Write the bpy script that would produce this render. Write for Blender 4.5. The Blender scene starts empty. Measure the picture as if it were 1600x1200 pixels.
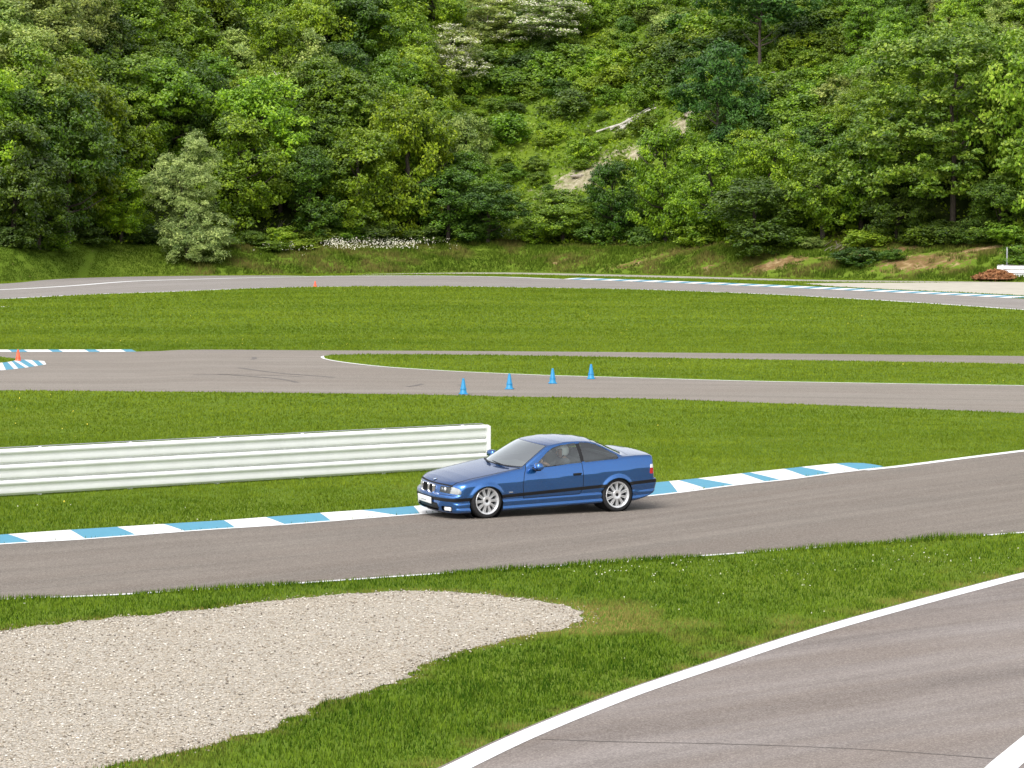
import bpy, bmesh, math, random
import numpy as np
from mathutils import Vector, Matrix
rng = np.random.default_rng(7)
random.seed(7)
R = math.radians
scene = bpy.context.scene
col = scene.collection

# ------------------------------------------------------------------ camera
FPX, HCAM = 5000.0, 5.92                       # focal length in 1600-px pixels, eye height
PITCH = math.atan(300.0 / FPX)
cam_d = bpy.data.cameras.new('camera')
cam_d.sensor_width = 36.0
cam_d.lens = FPX / 1600.0 * 36.0
cam_d.clip_start, cam_d.clip_end = 0.5, 3000.0
cam = bpy.data.objects.new('camera', cam_d)
col.objects.link(cam)
cam.location = (0, 0, HCAM)
cam.rotation_euler = (R(90) - PITCH, 0, 0)
scene.camera = cam

# ------------------------------------------------------------------ light: bright overcast
SUN_EL, SUN_AZ = 52.0, 205.0                   # compass-like: direction the light comes from (0 = +Y)
world = bpy.data.worlds.new('World')
scene.world = world
world.use_nodes = True
wn, wl = world.node_tree.nodes, world.node_tree.links
wn.clear()
sky = wn.new('ShaderNodeTexSky')
sky.sky_type = 'NISHITA'
sky.sun_disc = False
sky.sun_elevation = R(SUN_EL)
sky.sun_rotation = R(SUN_AZ)
sky.air_density, sky.dust_density, sky.ozone_density = 1.0, 3.0, 1.0
hs = wn.new('ShaderNodeHueSaturation')
hs.inputs['Saturation'].default_value = 0.22   # cloud veil: nearly grey sky
bg = wn.new('ShaderNodeBackground')
bg.inputs['Strength'].default_value = 0.15
wo = wn.new('ShaderNodeOutputWorld')
wl.new(sky.outputs[0], hs.inputs['Color']); wl.new(hs.outputs[0], bg.inputs['Color']); wl.new(bg.outputs[0], wo.inputs['Surface'])
sun_d = bpy.data.lights.new('sun', 'SUN')
sun_d.energy, sun_d.angle, sun_d.color = 1.3, R(34), (1.0, 0.96, 0.9)
sun = bpy.data.objects.new('sun', sun_d)
col.objects.link(sun)
az, el = R(SUN_AZ), R(SUN_EL)
to_sun = Vector((math.sin(az) * math.cos(el), math.cos(az) * math.cos(el), math.sin(el)))
sun.rotation_euler = to_sun.to_track_quat('Z', 'Y').to_euler()
scene.view_settings.view_transform = 'Standard'
scene.view_settings.look = 'None'
scene.view_settings.gamma = 1.0
scene.view_settings.use_curve_mapping = False
scene.view_settings.exposure = 0.82
scene.render.engine = 'CYCLES'

# ------------------------------------------------------------------ helpers
def at(px, py, z=0.0):
    """a pixel of the 1600x1200 photograph turned into a point on the plane at height z"""
    u, v = (px - 800.0) / FPX, (600.0 - py) / FPX
    dy = math.cos(PITCH) + v * math.sin(PITCH)
    dz = -math.sin(PITCH) + v * math.cos(PITCH)
    t = (z - HCAM) / dz
    return np.array([u * t, dy * t, z])

def pts(pp): return np.array([at(*p)[:2] for p in pp])

def smooth_line(P, step):
    """Catmull-Rom through the points, resampled at about `step` metres"""
    P = np.asarray(P, float)
    Q = np.vstack([2 * P[0] - P[1], P, 2 * P[-1] - P[-2]])
    out = []
    for i in range(1, len(Q) - 2):
        p0, p1, p2, p3 = Q[i - 1:i + 3]
        t = np.linspace(0, 1, 12, endpoint=False)[:, None]
        out.append(.5 * (2 * p1 + (p2 - p0) * t + (2 * p0 - 5 * p1 + 4 * p2 - p3) * t ** 2 + (3 * p1 - p0 - 3 * p2 + p3) * t ** 3))
    out = np.vstack(out + [P[-1:]])
    L = np.r_[0, np.cumsum(np.hypot(*np.diff(out, axis=0).T))]
    n = max(2, int(L[-1] / step) + 1)
    s = np.linspace(0, L[-1], n)
    return np.c_[np.interp(s, L, out[:, 0]), np.interp(s, L, out[:, 1])]

def resample(P, n):
    L = np.r_[0, np.cumsum(np.hypot(*np.diff(P, axis=0).T))]
    s = np.linspace(0, L[-1], n)
    return np.c_[np.interp(s, L, P[:, 0]), np.interp(s, L, P[:, 1])]

def normals2(P):
    T = np.gradient(P, axis=0)
    T /= np.hypot(T[:, 0], T[:, 1])[:, None] + 1e-9
    return np.c_[-T[:, 1], T[:, 0]]

def inpoly(P, poly):
    x, y = P[:, 0], P[:, 1]
    r = np.zeros(len(P), bool)
    j = len(poly) - 1
    for i in range(len(poly)):
        xi, yi = poly[i]; xj, yj = poly[j]
        if yi != yj:
            r ^= ((yi > y) != (yj > y)) & (x < (xj - xi) * (y - yi) / (yj - yi) + xi)
        j = i
    return r

def hash2(ix, iy, seed):
    h = np.sin(ix * 127.1 + iy * 311.7 + seed * 74.7) * 43758.5453
    return h - np.floor(h)

def vnoise(x, y, seed=0):
    ix, iy = np.floor(x), np.floor(y)
    fx, fy = x - ix, y - iy
    fx, fy = fx * fx * (3 - 2 * fx), fy * fy * (3 - 2 * fy)
    a, b = hash2(ix, iy, seed), hash2(ix + 1, iy, seed)
    c, d = hash2(ix, iy + 1, seed), hash2(ix + 1, iy + 1, seed)
    return (a * (1 - fx) + b * fx) * (1 - fy) + (c * (1 - fx) + d * fx) * fy

def fbm(x, y, seed=0, o=4):
    s, a, t = 0, .5, 0
    for i in range(o):
        s = s + a * vnoise(x * 2 ** i, y * 2 ** i, seed + i * 13); t += a; a *= .5
    return s / t

def mesh_np(name, V, F, mats=(), midx=None, smooth=False, attrs=None, normals=None, uv=None):
    """V (n,3), F (m,k) arrays -> mesh"""
    V = np.asarray(V, np.float32); F = np.asarray(F, np.int32)
    me = bpy.data.meshes.new(name)
    m, k = F.shape
    me.vertices.add(len(V)); me.vertices.foreach_set('co', V.ravel())
    me.loops.add(m * k); me.loops.foreach_set('vertex_index', F.ravel())
    me.polygons.add(m); me.polygons.foreach_set('loop_start', np.arange(0, m * k, k, dtype=np.int32))
    me.polygons.foreach_set('loop_total', np.full(m, k, np.int32))
    for x in mats: me.materials.append(x)
    if midx is not None: me.polygons.foreach_set('material_index', np.asarray(midx, np.int32))
    me.polygons.foreach_set('use_smooth', np.full(m, smooth))
    me.update(calc_edges=True)
    if attrs:
        for an, (dom, vals) in attrs.items():
            a = me.attributes.new(an, 'FLOAT', dom)
            a.data.foreach_set('value', np.asarray(vals, np.float32))
    if uv is not None:
        l = me.uv_layers.new(name='UVMap')
        l.data.foreach_set('uv', np.asarray(uv, np.float32)[F.ravel()].ravel())
    if normals is not None:
        me.normals_split_custom_set_from_vertices(np.asarray(normals, np.float32))
    return me

def link(name, me, parent=None, loc=None, rot=None):
    o = bpy.data.objects.new(name, me)
    col.objects.link(o)
    if parent is not None: o.parent = parent
    if loc is not None: o.location = loc
    if rot is not None: o.rotation_euler = rot
    return o

def tag(o, label=None, cat=None, group=None, kind=None):
    if label: o['label'] = label
    if cat: o['category'] = cat
    if group: o['group'] = group
    if kind: o['kind'] = kind
    return o

def empty(name, loc, rz=0.0):
    o = bpy.data.objects.new(name, None)
    o.empty_display_size = .2
    col.objects.link(o); o.location = loc; o.rotation_euler = (0, 0, rz)
    return o

class MB:
    """collects shapes into one mesh"""
    def __init__(s): s.bm = bmesh.new()
    def box(s, c, d, rot=None, bevel=0, taper=None):
        r = bmesh.ops.create_cube(s.bm, size=1.0)
        vs = r['verts']
        for v in vs:
            t = 1.0
            if taper and v.co.z > 0: v.co.x *= taper; v.co.y *= taper
            v.co = Vector((v.co.x * d[0], v.co.y * d[1], v.co.z * d[2]))
        if bevel:
            es = list({e for v in vs for e in v.link_edges})
            rr = bmesh.ops.bevel(s.bm, geom=es, offset=bevel, segments=2, affect='EDGES', profile=.5)
            vs = list({v for f in rr['faces'] for v in f.verts} | {v for v in vs if v.is_valid})
        M = Matrix.Translation(Vector(c))
        if rot is not None: M = M @ rot.to_4x4()
        for v in vs: v.co = M @ v.co
        return s
    def tube(s, path, radii, n=8, cap=True):
        path = [Vector(p) for p in path]
        rings = []
        for i, p in enumerate(path):
            d = (path[min(i + 1, len(path) - 1)] - path[max(i - 1, 0)]).normalized()
            a = d.orthogonal().normalized() if i == 0 else (prev - d * prev.dot(d)).normalized()
            prev = a
            b = d.cross(a)
            r = radii[i] if hasattr(radii, '__len__') else radii
            rings.append([s.bm.verts.new(p + (a * math.cos(t) + b * math.sin(t)) * r) for t in [2 * math.pi * k / n for k in range(n)]])
        for A, B in zip(rings, rings[1:]):
            for k in range(n): s.bm.faces.new((A[k], A[(k + 1) % n], B[(k + 1) % n], B[k]))
        if cap:
            s.bm.faces.new(list(reversed(rings[0]))); s.bm.faces.new(rings[-1])
        return s
    def lathe(s, prof, M=None, n=32, a0=0.0, a1=2 * math.pi):
        """profile of (radius, axial) about the local Z axis"""
        full = abs(a1 - a0 - 2 * math.pi) < 1e-6
        cnt = n if full else n + 1
        rings = []
        for k in range(cnt):
            t = a0 + (a1 - a0) * k / n
            ring = []
            for r, z in prof:
                p = Vector((r * math.cos(t), r * math.sin(t), z))
                ring.append(s.bm.verts.new(M @ p if M is not None else p))
            rings.append(ring)
        for k in range(n):
            A, B = rings[k], rings[(k + 1) % cnt]
            for i in range(len(prof) - 1):
                try: s.bm.faces.new((A[i], B[i], B[i + 1], A[i + 1]))
                except ValueError: pass
        return s
    def poly(s, vs):
        s.bm.faces.new([s.bm.verts.new(Vector(v)) for v in vs]); return s
    def prism(s, outline, M, depth):
        """2-D outline extruded along local Z"""
        A = [s.bm.verts.new(M @ Vector((x, y, 0))) for x, y in outline]
        B = [s.bm.verts.new(M @ Vector((x, y, depth))) for x, y in outline]
        n = len(A)
        s.bm.faces.new(list(reversed(A))); s.bm.faces.new(B)
        for i in range(n): s.bm.faces.new((A[i], A[(i + 1) % n], B[(i + 1) % n], B[i]))
        return s
    def mesh(s, name, mat, smooth=True, angle=40):
        bmesh.ops.remove_doubles(s.bm, verts=s.bm.verts, dist=1e-5)
        bmesh.ops.recalc_face_normals(s.bm, faces=s.bm.faces)
        if smooth:
            for f in s.bm.faces: f.smooth = True
            for e in s.bm.edges:
                if len(e.link_faces) == 2 and e.calc_face_angle(0) > R(angle): e.smooth = False
        me = bpy.data.meshes.new(name)
        s.bm.to_mesh(me); s.bm.free()
        for m in (mat if isinstance(mat, (list, tuple)) else [mat]): me.materials.append(m)
        return me
    def build(s, name, mat, parent=None, smooth=True, angle=40):
        return link(name, s.mesh(name, mat, smooth, angle), parent)

# ------------------------------------------------------------------ materials
class NT:
    def __init__(s, name):
        s.m = bpy.data.materials.new(name); s.m.use_nodes = True
        s.n, s.l = s.m.node_tree.nodes, s.m.node_tree.links
        s.n.clear(); s.out = s.n.new('ShaderNodeOutputMaterial')
    def new(s, t, **kw):
        x = s.n.new(t)
        for k, v in kw.items(): setattr(x, k, v)
        return x
    def set(s, node, **kw):
        for k, v in kw.items():
            i = node.inputs[k.replace('_', ' ')]
            if hasattr(v, 'is_linked'): s.l.new(v, i)
            else: i.default_value = v
        return node
    def geo(s): return s.new('ShaderNodeNewGeometry')
    def pos(s): return s.new('ShaderNodeNewGeometry').outputs['Position']
    def attr(s, a): return s.new('ShaderNodeAttribute', attribute_name=a).outputs['Fac']
    def mapping(s, vec, scale=(1, 1, 1), rot=(0, 0, 0)):
        m = s.new('ShaderNodeMapping'); s.l.new(vec, m.inputs['Vector'])
        m.inputs['Scale'].default_value = scale; m.inputs['Rotation'].default_value = rot
        return m.outputs[0]
    def noise(s, vec, scale, detail=4, rough=.6, dist=0):
        t = s.new('ShaderNodeTexNoise'); s.l.new(vec, t.inputs['Vector'])
        t.inputs['Scale'].default_value = scale; t.inputs['Detail'].default_value = detail
        t.inputs['Roughness'].default_value = rough; t.inputs['Distortion'].default_value = dist
        return t.outputs['Fac']
    def voro(s, vec, scale, out='Color', feature='F1'):
        t = s.new('ShaderNodeTexVoronoi', feature=feature); s.l.new(vec, t.inputs['Vector'])
        t.inputs['Scale'].default_value = scale
        return t.outputs[out]
    def ramp(s, fac, stops, interp='LINEAR'):
        r = s.new('ShaderNodeValToRGB'); s.l.new(fac, r.inputs[0])
        r.color_ramp.interpolation = interp
        e = r.color_ramp.elements
        while len(e) > 1: e.remove(e[-1])
        e[0].position = stops[0][0]; c = stops[0][1]; e[0].color = (*c, 1) if len(c) == 3 else c
        for p, c in stops[1:]:
            x = e.new(p); x.color = (*c, 1) if len(c) == 3 else c
        return r.outputs[0]
    def mr(s, v, a, b, c=0., d=1.):
        m = s.new('ShaderNodeMapRange'); s.l.new(v, m.inputs[0])
        for i, x in zip((1, 2, 3, 4), (a, b, c, d)): m.inputs[i].default_value = x
        return m.outputs[0]
    def mix(s, f, a, b, mode='MIX'):
        m = s.new('ShaderNodeMix', data_type='RGBA', blend_type=mode)
        for sock, v in ((m.inputs[0], f), (m.inputs[6], a), (m.inputs[7], b)):
            if hasattr(v, 'is_linked'): s.l.new(v, sock)
            elif isinstance(v, (int, float)): sock.default_value = v
            else: sock.default_value = (*v, 1) if len(v) == 3 else v
        return m.outputs[2]
    def math(s, op, a, b=0.5):
        m = s.new('ShaderNodeMath', operation=op)
        for i, v in ((0, a), (1, b)):
            if hasattr(v, 'is_linked'): s.l.new(v, m.inputs[i])
            else: m.inputs[i].default_value = v
        return m.outputs[0]
    def bump(s, h, strength=.3, dist=.02):
        b = s.new('ShaderNodeBump'); s.l.new(h, b.inputs['Height'])
        b.inputs['Strength'].default_value = strength; b.inputs['Distance'].default_value = dist
        return b.outputs[0]
    def pbr(s, color, rough=.7, normal=None, metal=0., spec=.5, coat=0., coat_r=.05, trans=0., ior=1.45):
        b = s.new('ShaderNodeBsdfPrincipled')
        for k, v in (('Base Color', color), ('Roughness', rough), ('Metallic', metal), ('Specular IOR Level', spec),
                     ('Coat Weight', coat), ('Coat Roughness', coat_r), ('Transmission Weight', trans), ('IOR', ior)):
            i = b.inputs[k]
            if hasattr(v, 'is_linked'): s.l.new(v, i)
            elif k == 'Base Color': i.default_value = (*v, 1)
            else: i.default_value = v
        if normal is not None: s.l.new(normal, b.inputs['Normal'])
        s.l.new(b.outputs[0], s.out.inputs[0])
        return s.m

def plain(name, c, rough=.6, metal=0., spec=.5, coat=0., var=.12, scale=6.0):
    t = NT(name)
    n = t.noise(t.new('ShaderNodeTexCoord').outputs['Object'], scale, 5)
    a = tuple(x * (1 - var) for x in c); b = tuple(min(1, x * (1 + var)) for x in c)
    return t.pbr(t.ramp(n, [(.3, a), (.7, b)]), rough, metal=metal, spec=spec, coat=coat)

def m_asphalt(name, c0, c1, stain, streak_rot=None):
    """c0/c1 darker and lighter asphalt; streaks run along the track (uv v axis)"""
    t = NT(name)
    p = t.pos()
    uv = t.new('ShaderNodeTexCoord').outputs['UV']
    big = t.noise(p, .35, 4, .6)
    st = t.noise(t.mapping(uv, (1.1, .035, 1)), 1.0, 5, .62, .3)
    st2 = t.noise(t.mapping(uv, (5.0, .08, 1)), 1.0, 4, .6)
    f = t.math('ADD', t.math('MULTIPLY', st, .62), t.math('ADD', t.math('MULTIPLY', big, .24), t.math('MULTIPLY', st2, .14)))
    c = t.ramp(f, [(.38, c0), (.58, c1)])
    ti = t.noise(t.mapping(uv, (.5, .06, 1)), 1.3, 3)
    c = t.mix(t.mr(ti, .42, .66, 0, .75), c, stain)
    ag = t.voro(p, 62, 'Color')
    sep = t.new('ShaderNodeSeparateColor'); t.l.new(ag, sep.inputs[0])
    c = t.mix(.30, c, t.ramp(sep.outputs[0], [(0, (.02, .02, .02)), (.5, (.17, .15, .14)), (1, (.52, .47, .42))]), 'MIX')
    gr = t.noise(p, 60, 3, .7)
    c = t.mix(.5, c, t.ramp(gr, [(.3, (.62, .62, .62)), (.7, (1, 1, 1))]), 'MULTIPLY')
    nb = t.bump(t.noise(p, 110, 2), .35, .006)
    return t.pbr(c, .86, nb, spec=.25)

def m_paint(name, c, wear=.35, under=(.17, .16, .15)):
    t = NT(name); p = t.pos()
    n = t.noise(p, 5, 6, .7); n2 = t.noise(p, 40, 3, .7)
    cc = t.ramp(n, [(.3, tuple(x * .88 for x in c)), (.7, c)])
    f = t.mr(t.math('ADD', n, t.math('MULTIPLY', n2, .5)), .92, 1.08, 0, wear)
    return t.pbr(t.mix(f, cc, under), .55, t.bump(n2, .2, .004), spec=.35)

def m_soil_grass(name, bank=False):
    """turf between the blades"""
    t = NT(name); p = t.pos()
    a = t.noise(p, .12, 5, .6); b = t.noise(p, 1.6, 5, .65); c = t.noise(p, 14, 4, .7)
    g = t.ramp(a, [(.32, (.075, .145, .010)), (.5, (.105, .185, .014)), (.68, (.150, .215, .022))])
    g = t.mix(t.mr(b, .35, .7, 0, .7), g, (.070, .125, .010))
    g = t.mix(t.mr(c, .35, .75, 0, .6), g, (.17, .20, .03))
    if bank:
        so = t.ramp(t.noise(p, 1.1, 5, .7), [(.3, (.10, .075, .028)), (.5, (.20, .125, .055)), (.7, (.40, .30, .16))])
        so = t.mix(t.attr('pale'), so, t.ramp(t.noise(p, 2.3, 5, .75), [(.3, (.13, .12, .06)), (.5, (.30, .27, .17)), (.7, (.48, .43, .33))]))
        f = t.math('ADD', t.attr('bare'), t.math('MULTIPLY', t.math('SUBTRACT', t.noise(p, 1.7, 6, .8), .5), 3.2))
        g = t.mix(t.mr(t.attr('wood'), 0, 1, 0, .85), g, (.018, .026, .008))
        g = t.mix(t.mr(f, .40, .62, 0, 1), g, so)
    return t.pbr(g, .95, t.bump(t.math('ADD', c, b), .5, .05), spec=.1)

def m_blade(name, lo, hi, dry, p0=.60, p1=.95, kt=.36):
    t = NT(name); p = t.pos()
    a = t.noise(t.mapping(p, (.5, 1.3, 1)), .11, 4, .6); b = t.noise(p, .8, 4, .6); fine = t.noise(t.mapping(p, (1, .45, 1)), 4.2, 3, .65)
    f = t.math('ADD', t.math('ADD', t.math('MULTIPLY', t.attr('tint'), kt), .18 - kt / 2), t.math('ADD', t.math('MULTIPLY', a, .38 + (.36 - kt) * .9), t.math('ADD', t.math('MULTIPLY', b, .36), t.math('MULTIPLY', fine, .42))))
    c = t.ramp(f, [(p0, lo), ((p0 + p1) / 2, tuple((x + y) / 2 * .93 for x, y in zip(lo, hi))), (p1, hi)])
    c = t.mix(t.mr(t.math('ADD', t.attr('dry'), t.math('ADD', t.math('MULTIPLY', t.noise(p, .45, 4, .65), .5), t.math('MULTIPLY', t.noise(p, 3.1, 3, .6), .35))), .66, 1.15, 0, .85), c, dry)
    g = t.geo()
    up = t.new('ShaderNodeMix', data_type='VECTOR')
    up.inputs[0].default_value = .68
    t.l.new(g.outputs['Normal'], up.inputs[4]); up.inputs[5].default_value = (0, 0, 1)
    nn = t.new('ShaderNodeVectorMath', operation='NORMALIZE'); t.l.new(up.outputs[1], nn.inputs[0])
    d = t.set(t.new('ShaderNodeBsdfDiffuse'), Color=c, Normal=nn.outputs[0])
    tr = t.set(t.new('ShaderNodeBsdfTranslucent'), Color=c, Normal=nn.outputs[0])
    mx = t.new('ShaderNodeMixShader'); mx.inputs[0].default_value = .25
    t.l.new(d.outputs[0], mx.inputs[1]); t.l.new(tr.outputs[0], mx.inputs[2]); t.l.new(mx.outputs[0], t.out.inputs[0])
    return t.m

def m_leaf(name, lo, mid, hi, tl=.36, gloss=.12, hue=.03):
    t = NT(name)
    c = t.ramp(t.attr('tint'), [(.05, lo), (.5, mid), (.97, hi)])
    oi = t.new('ShaderNodeObjectInfo').outputs['Random']
    h = t.new('ShaderNodeHueSaturation'); t.l.new(c, h.inputs['Color'])
    t.l.new(t.mr(oi, 0, 1, .5 - hue * .65, .5 + hue * .25), h.inputs['Hue'])
    rnd = t.math('FRACT', t.math('MULTIPLY', oi, 7.31), 0)
    t.l.new(t.mr(rnd, 0, 1, .88, 1.5), h.inputs['Value'])
    d = t.set(t.new('ShaderNodeBsdfDiffuse'), Color=h.outputs[0])
    tr = t.set(t.new('ShaderNodeBsdfTranslucent'), Color=h.outputs[0])
    mx = t.new('ShaderNodeMixShader'); mx.inputs[0].default_value = tl
    gl = t.set(t.new('ShaderNodeBsdfGlossy'), Roughness=.5); gl.inputs['Color'].default_value = (.8, .8, .8, 1)
    m2 = t.new('ShaderNodeMixShader')
    fr = t.new('ShaderNodeFresnel'); fr.inputs[0].default_value = 1.35
    t.l.new(t.math('MULTIPLY', fr.outputs[0], gloss), m2.inputs[0])
    t.l.new(d.outputs[0], mx.inputs[1]); t.l.new(tr.outputs[0], mx.inputs[2])
    t.l.new(mx.outputs[0], m2.inputs[1]); t.l.new(gl.outputs[0], m2.inputs[2]); t.l.new(m2.outputs[0], t.out.inputs[0])
    return t.m

M = {}
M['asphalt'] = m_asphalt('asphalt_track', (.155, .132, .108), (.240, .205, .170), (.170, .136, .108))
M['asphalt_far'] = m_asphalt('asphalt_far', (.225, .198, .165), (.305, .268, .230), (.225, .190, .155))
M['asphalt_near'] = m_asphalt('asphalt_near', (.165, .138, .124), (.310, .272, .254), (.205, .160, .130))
M['seam'] = plain('asphalt_seam', (.14, .123, .112), .9)
M['skid'] = plain('tyre_rubber_mark', (.135, .12, .108), .8, var=.4)
M['white_line'] = m_paint('white_line_paint', (.82, .82, .82), .5)
M['kerb_white'] = m_paint('kerb_white_paint', (.80, .79, .77), .55, (.42, .40, .37))
M['kerb_blue'] = m_paint('kerb_blue_paint', (.080, .295, .42), .45, (.26, .34, .38))
M['concrete'] = plain('pale_concrete', (.34, .32, .26), .9, scale=1.5)
M['turf'] = m_soil_grass('turf')
M['bank'] = m_soil_grass('hillside_ground', True)
M['blade'] = m_blade('grass_blades', (.028, .078, .006), (.185, .285, .024), (.34, .27, .085))
M['blade_far'] = m_blade('grass_blades_far', (.070, .138, .008), (.235, .318, .026), (.30, .26, .07), .56, 1.08, .16)
M['blade_bank'] = m_blade('bank_grass_blades', (.030, .072, .007), (.135, .200, .020), (.26, .19, .07), .50, 1.02)
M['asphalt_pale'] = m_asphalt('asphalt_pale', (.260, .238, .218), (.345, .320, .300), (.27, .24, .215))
def m_gravel():
    t = NT('gravel'); p = t.pos()
    v = t.voro(p, 38, 'Color'); dist = t.voro(p, 38, 'Distance')
    sep = t.new('ShaderNodeSeparateColor'); t.l.new(v, sep.inputs[0])
    c = t.ramp(sep.outputs[0], [(0, (.26, .22, .17)), (.18, (.40, .355, .295)), (.6, (.49, .445, .375)), (1, (.66, .61, .54))])
    c = t.mix(t.mr(sep.outputs[1], .75, 1, 0, .5), c, (.50, .37, .22))
    c = t.mix(t.mr(t.noise(p, .4, 5, .65), .5, .75, 0, .4), c, (.45, .37, .27))
    c = t.mix(t.mr(dist, .45, .9, 0, .65), c, (.28, .24, .19))
    h = t.math('SUBTRACT', 1.0, dist)
    return t.pbr(c, .9, t.bump(h, .9, .03), spec=.2)
M['gravel'] = m_gravel()
def m_stone():
    t = NT('gravel_stone'); 
    c = t.ramp(t.attr('tint'), [(0, (.09, .08, .07)), (.06, (.22, .185, .14)), (.25, (.38, .33, .26)), (.7, (.50, .45, .38)), (.92, (.62, .575, .50)), (1, (.80, .77, .71))])
    return t.pbr(c, .85, spec=.25)
M['stone'] = m_stone()
M['sand'] = plain('sandy_gravel', (.45, .42, .35), .95, scale=.8)
M['chips'] = plain('wood_chips', (.30, .14, .06), .95, var=.5, scale=4)
M['bark'] = plain('bark', (.065, .052, .040), .95, var=.4)
M['pale_bark'] = plain('pale_bark', (.22, .19, .15), .95, var=.3)
M['deadwood'] = plain('bleached_deadwood', (.46, .43, .38), .9, var=.3, scale=2)
M['rock'] = plain('rock_face', (.36, .31, .26), .95, var=.35, scale=1.6)
M['flower'] = plain('white_blossom', (.72, .69, .55), .8, var=.1)
M['yellow'] = plain('yellow_petals', (.65, .55, .06), .8)
M['leaf_mid'] = m_leaf('leaf_mid_green', (0.044, 0.103, 0.006), (0.125, 0.233, 0.011), (0.243, 0.372, 0.021))
M['leaf_bright'] = m_leaf('leaf_bright_green', (0.062, 0.130, 0.007), (0.175, 0.304, 0.012), (0.332, 0.462, 0.027))
M['leaf_dark'] = m_leaf('leaf_dark_green', (0.023, 0.065, 0.006), (0.066, 0.140, 0.010), (0.132, 0.227, 0.018))
M['leaf_pale'] = m_leaf('leaf_pale_green', (0.079, 0.131, 0.023), (0.214, 0.293, 0.055), (0.413, 0.477, 0.119))
M['leaf_silver'] = m_leaf('leaf_silver_green', (0.096, 0.157, 0.040), (0.273, 0.356, 0.103), (0.532, 0.610, 0.206), hue=.0)
M['leaf_pine'] = m_leaf('leaf_dark_feathery', (0.018, 0.057, 0.009), (0.050, 0.119, 0.018), (0.094, 0.189, 0.027))
M['leaf_big'] = m_leaf('leaf_broad_green', (0.047, 0.111, 0.008), (0.132, 0.252, 0.017), (0.327, 0.457, 0.056))
M['rail'] = plain('white_painted_steel', (.84, .84, .84), .38, spec=.5, var=.05, scale=2)
M['rail_grey'] = plain('galvanised_steel', (.38, .39, .40), .45, metal=.6, var=.2)
M['cone_blue'] = plain('blue_plastic', (.018, .235, .47), .45, var=.06)
M['cone_red'] = plain('orange_red_plastic', (.85, .11, .045), .45, var=.06)

# ------------------------------------------------------------------ the tracks (outlines read off the photograph, laid on the ground)
A_up = smooth_line(pts([(-300, 872), (0, 850), (127, 842.5), (302, 829), (459, 818.5), (608, 806.5), (682, 801), (850, 788), (1019, 774), (1150, 757.5), (1225, 749.5), (1300, 739.5), (1375, 731), (1400, 728.5), (1600, 703.5), (1800, 682), (2100, 655)]), .5)
A_lo = smooth_line(pts([(-300, 953), (0, 938), (190, 930), (400, 917), (662, 899), (850, 887), (1000, 876), (1190, 863), (1600, 833), (1800, 819), (2100, 800)]), .5)
B_up = smooth_line(pts([(-300, 551), (0, 550), (220, 549.5), (300, 546.5), (500, 547.5), (800, 549), (1200, 552.5), (1600, 556.5), (1900, 560)]), 1.)
B_lo = smooth_line(pts([(-300, 608), (0, 610), (400, 613.5), (700, 617.5), (800, 620), (1000, 623), (1200, 630), (1400, 637.5), (1600, 646), (1900, 660)]), 1.)
C_up = smooth_line(pts([(-500, 473), (-200, 460), (0, 452.5), (100, 447), (200, 439.5), (300, 436.3), (400, 433.6), (500, 431.6), (600, 430.8), (700, 431.2), (800, 433), (872, 435.8), (1000, 440), (1100, 443.8), (1200, 448), (1400, 457), (1500, 461.7), (1600, 467), (1800, 479), (2000, 492)]), 2.)
C_lo = smooth_line(pts([(-500, 492), (-200, 476), (0, 467.5), (150, 460), (270, 456), (400, 450.5), (500, 448.3), (600, 447.3), (700, 447.5), (800, 449), (1000, 452.5), (1200, 460), (1300, 465.5), (1400, 471), (1600, 484.5), (1800, 499), (2000, 516)]), 2.)
D_ed = smooth_line(pts([(430, 1340), (560, 1262), (690, 1197), (800, 1146), (930, 1094), (1000, 1069), (1100, 1036), (1200, 1003), (1300, 973), (1400, 945.5), (1500, 919), (1600, 894), (1800, 850), (2100, 800)]), .4)
GRAVEL = smooth_line(pts([(-300, 1010), (-100, 993), (0, 985), (100, 974), (200, 964), (350, 949), (450, 937), (550, 928), (640, 924.5), (720, 925), (800, 932), (870, 943), (910, 955), (917, 963), (900, 974), (850, 988), (790, 1001), (720, 1017), (668, 1036), (640, 1056), (600, 1074), (545, 1086), (490, 1108), (440, 1133), (370, 1153), (300, 1171), (230, 1186), (165, 1199), (80, 1222), (0, 1245), (-200, 1300), (-500, 1330)]), .18)
gn = normals2(GRAVEL)
GRAVEL = GRAVEL + gn * ((fbm(GRAVEL[:, 0] * 3.3, GRAVEL[:, 1] * 3.3, 5) - .5) * .45)[:, None]
ISLE = np.vstack([smooth_line(pts([(506, 557.5), (520, 555.6), (600, 555), (700, 555.3), (800, 556.5), (1000, 560), (1300, 565), (1600, 570), (1900, 575)]), 1.)[:],
                  smooth_line(pts([(1900, 607), (1600, 602.5), (1200, 596), (1000, 590.5), (870, 587), (805, 584.5), (707, 580), (610, 573.8), (550, 567.5), (522, 563.5), (508, 560.5)]), 1.)])
ISLE2 = np.vstack([smooth_line(pts([(-200, 552), (-80, 555), (0, 559), (20, 561.5), (34, 564.5)]), .5), smooth_line(pts([(34, 566), (15, 569.5), (-10, 572), (-100, 578), (-200, 583)]), .5)])
SAND = pts([(1252, 442.8), (1320, 442.2), (1420, 441.8), (1600, 441.4), (1900, 446), (1900, 476), (1600, 461.5), (1500, 457), (1400, 452.5), (1300, 447.5)])
PATH_up = smooth_line(pts([(560, 428.6), (700, 426.2), (800, 426.0), (1000, 430), (1200, 435.4), (1300, 437.8), (1600, 441.0), (1900, 445)]), 3.)
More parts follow.
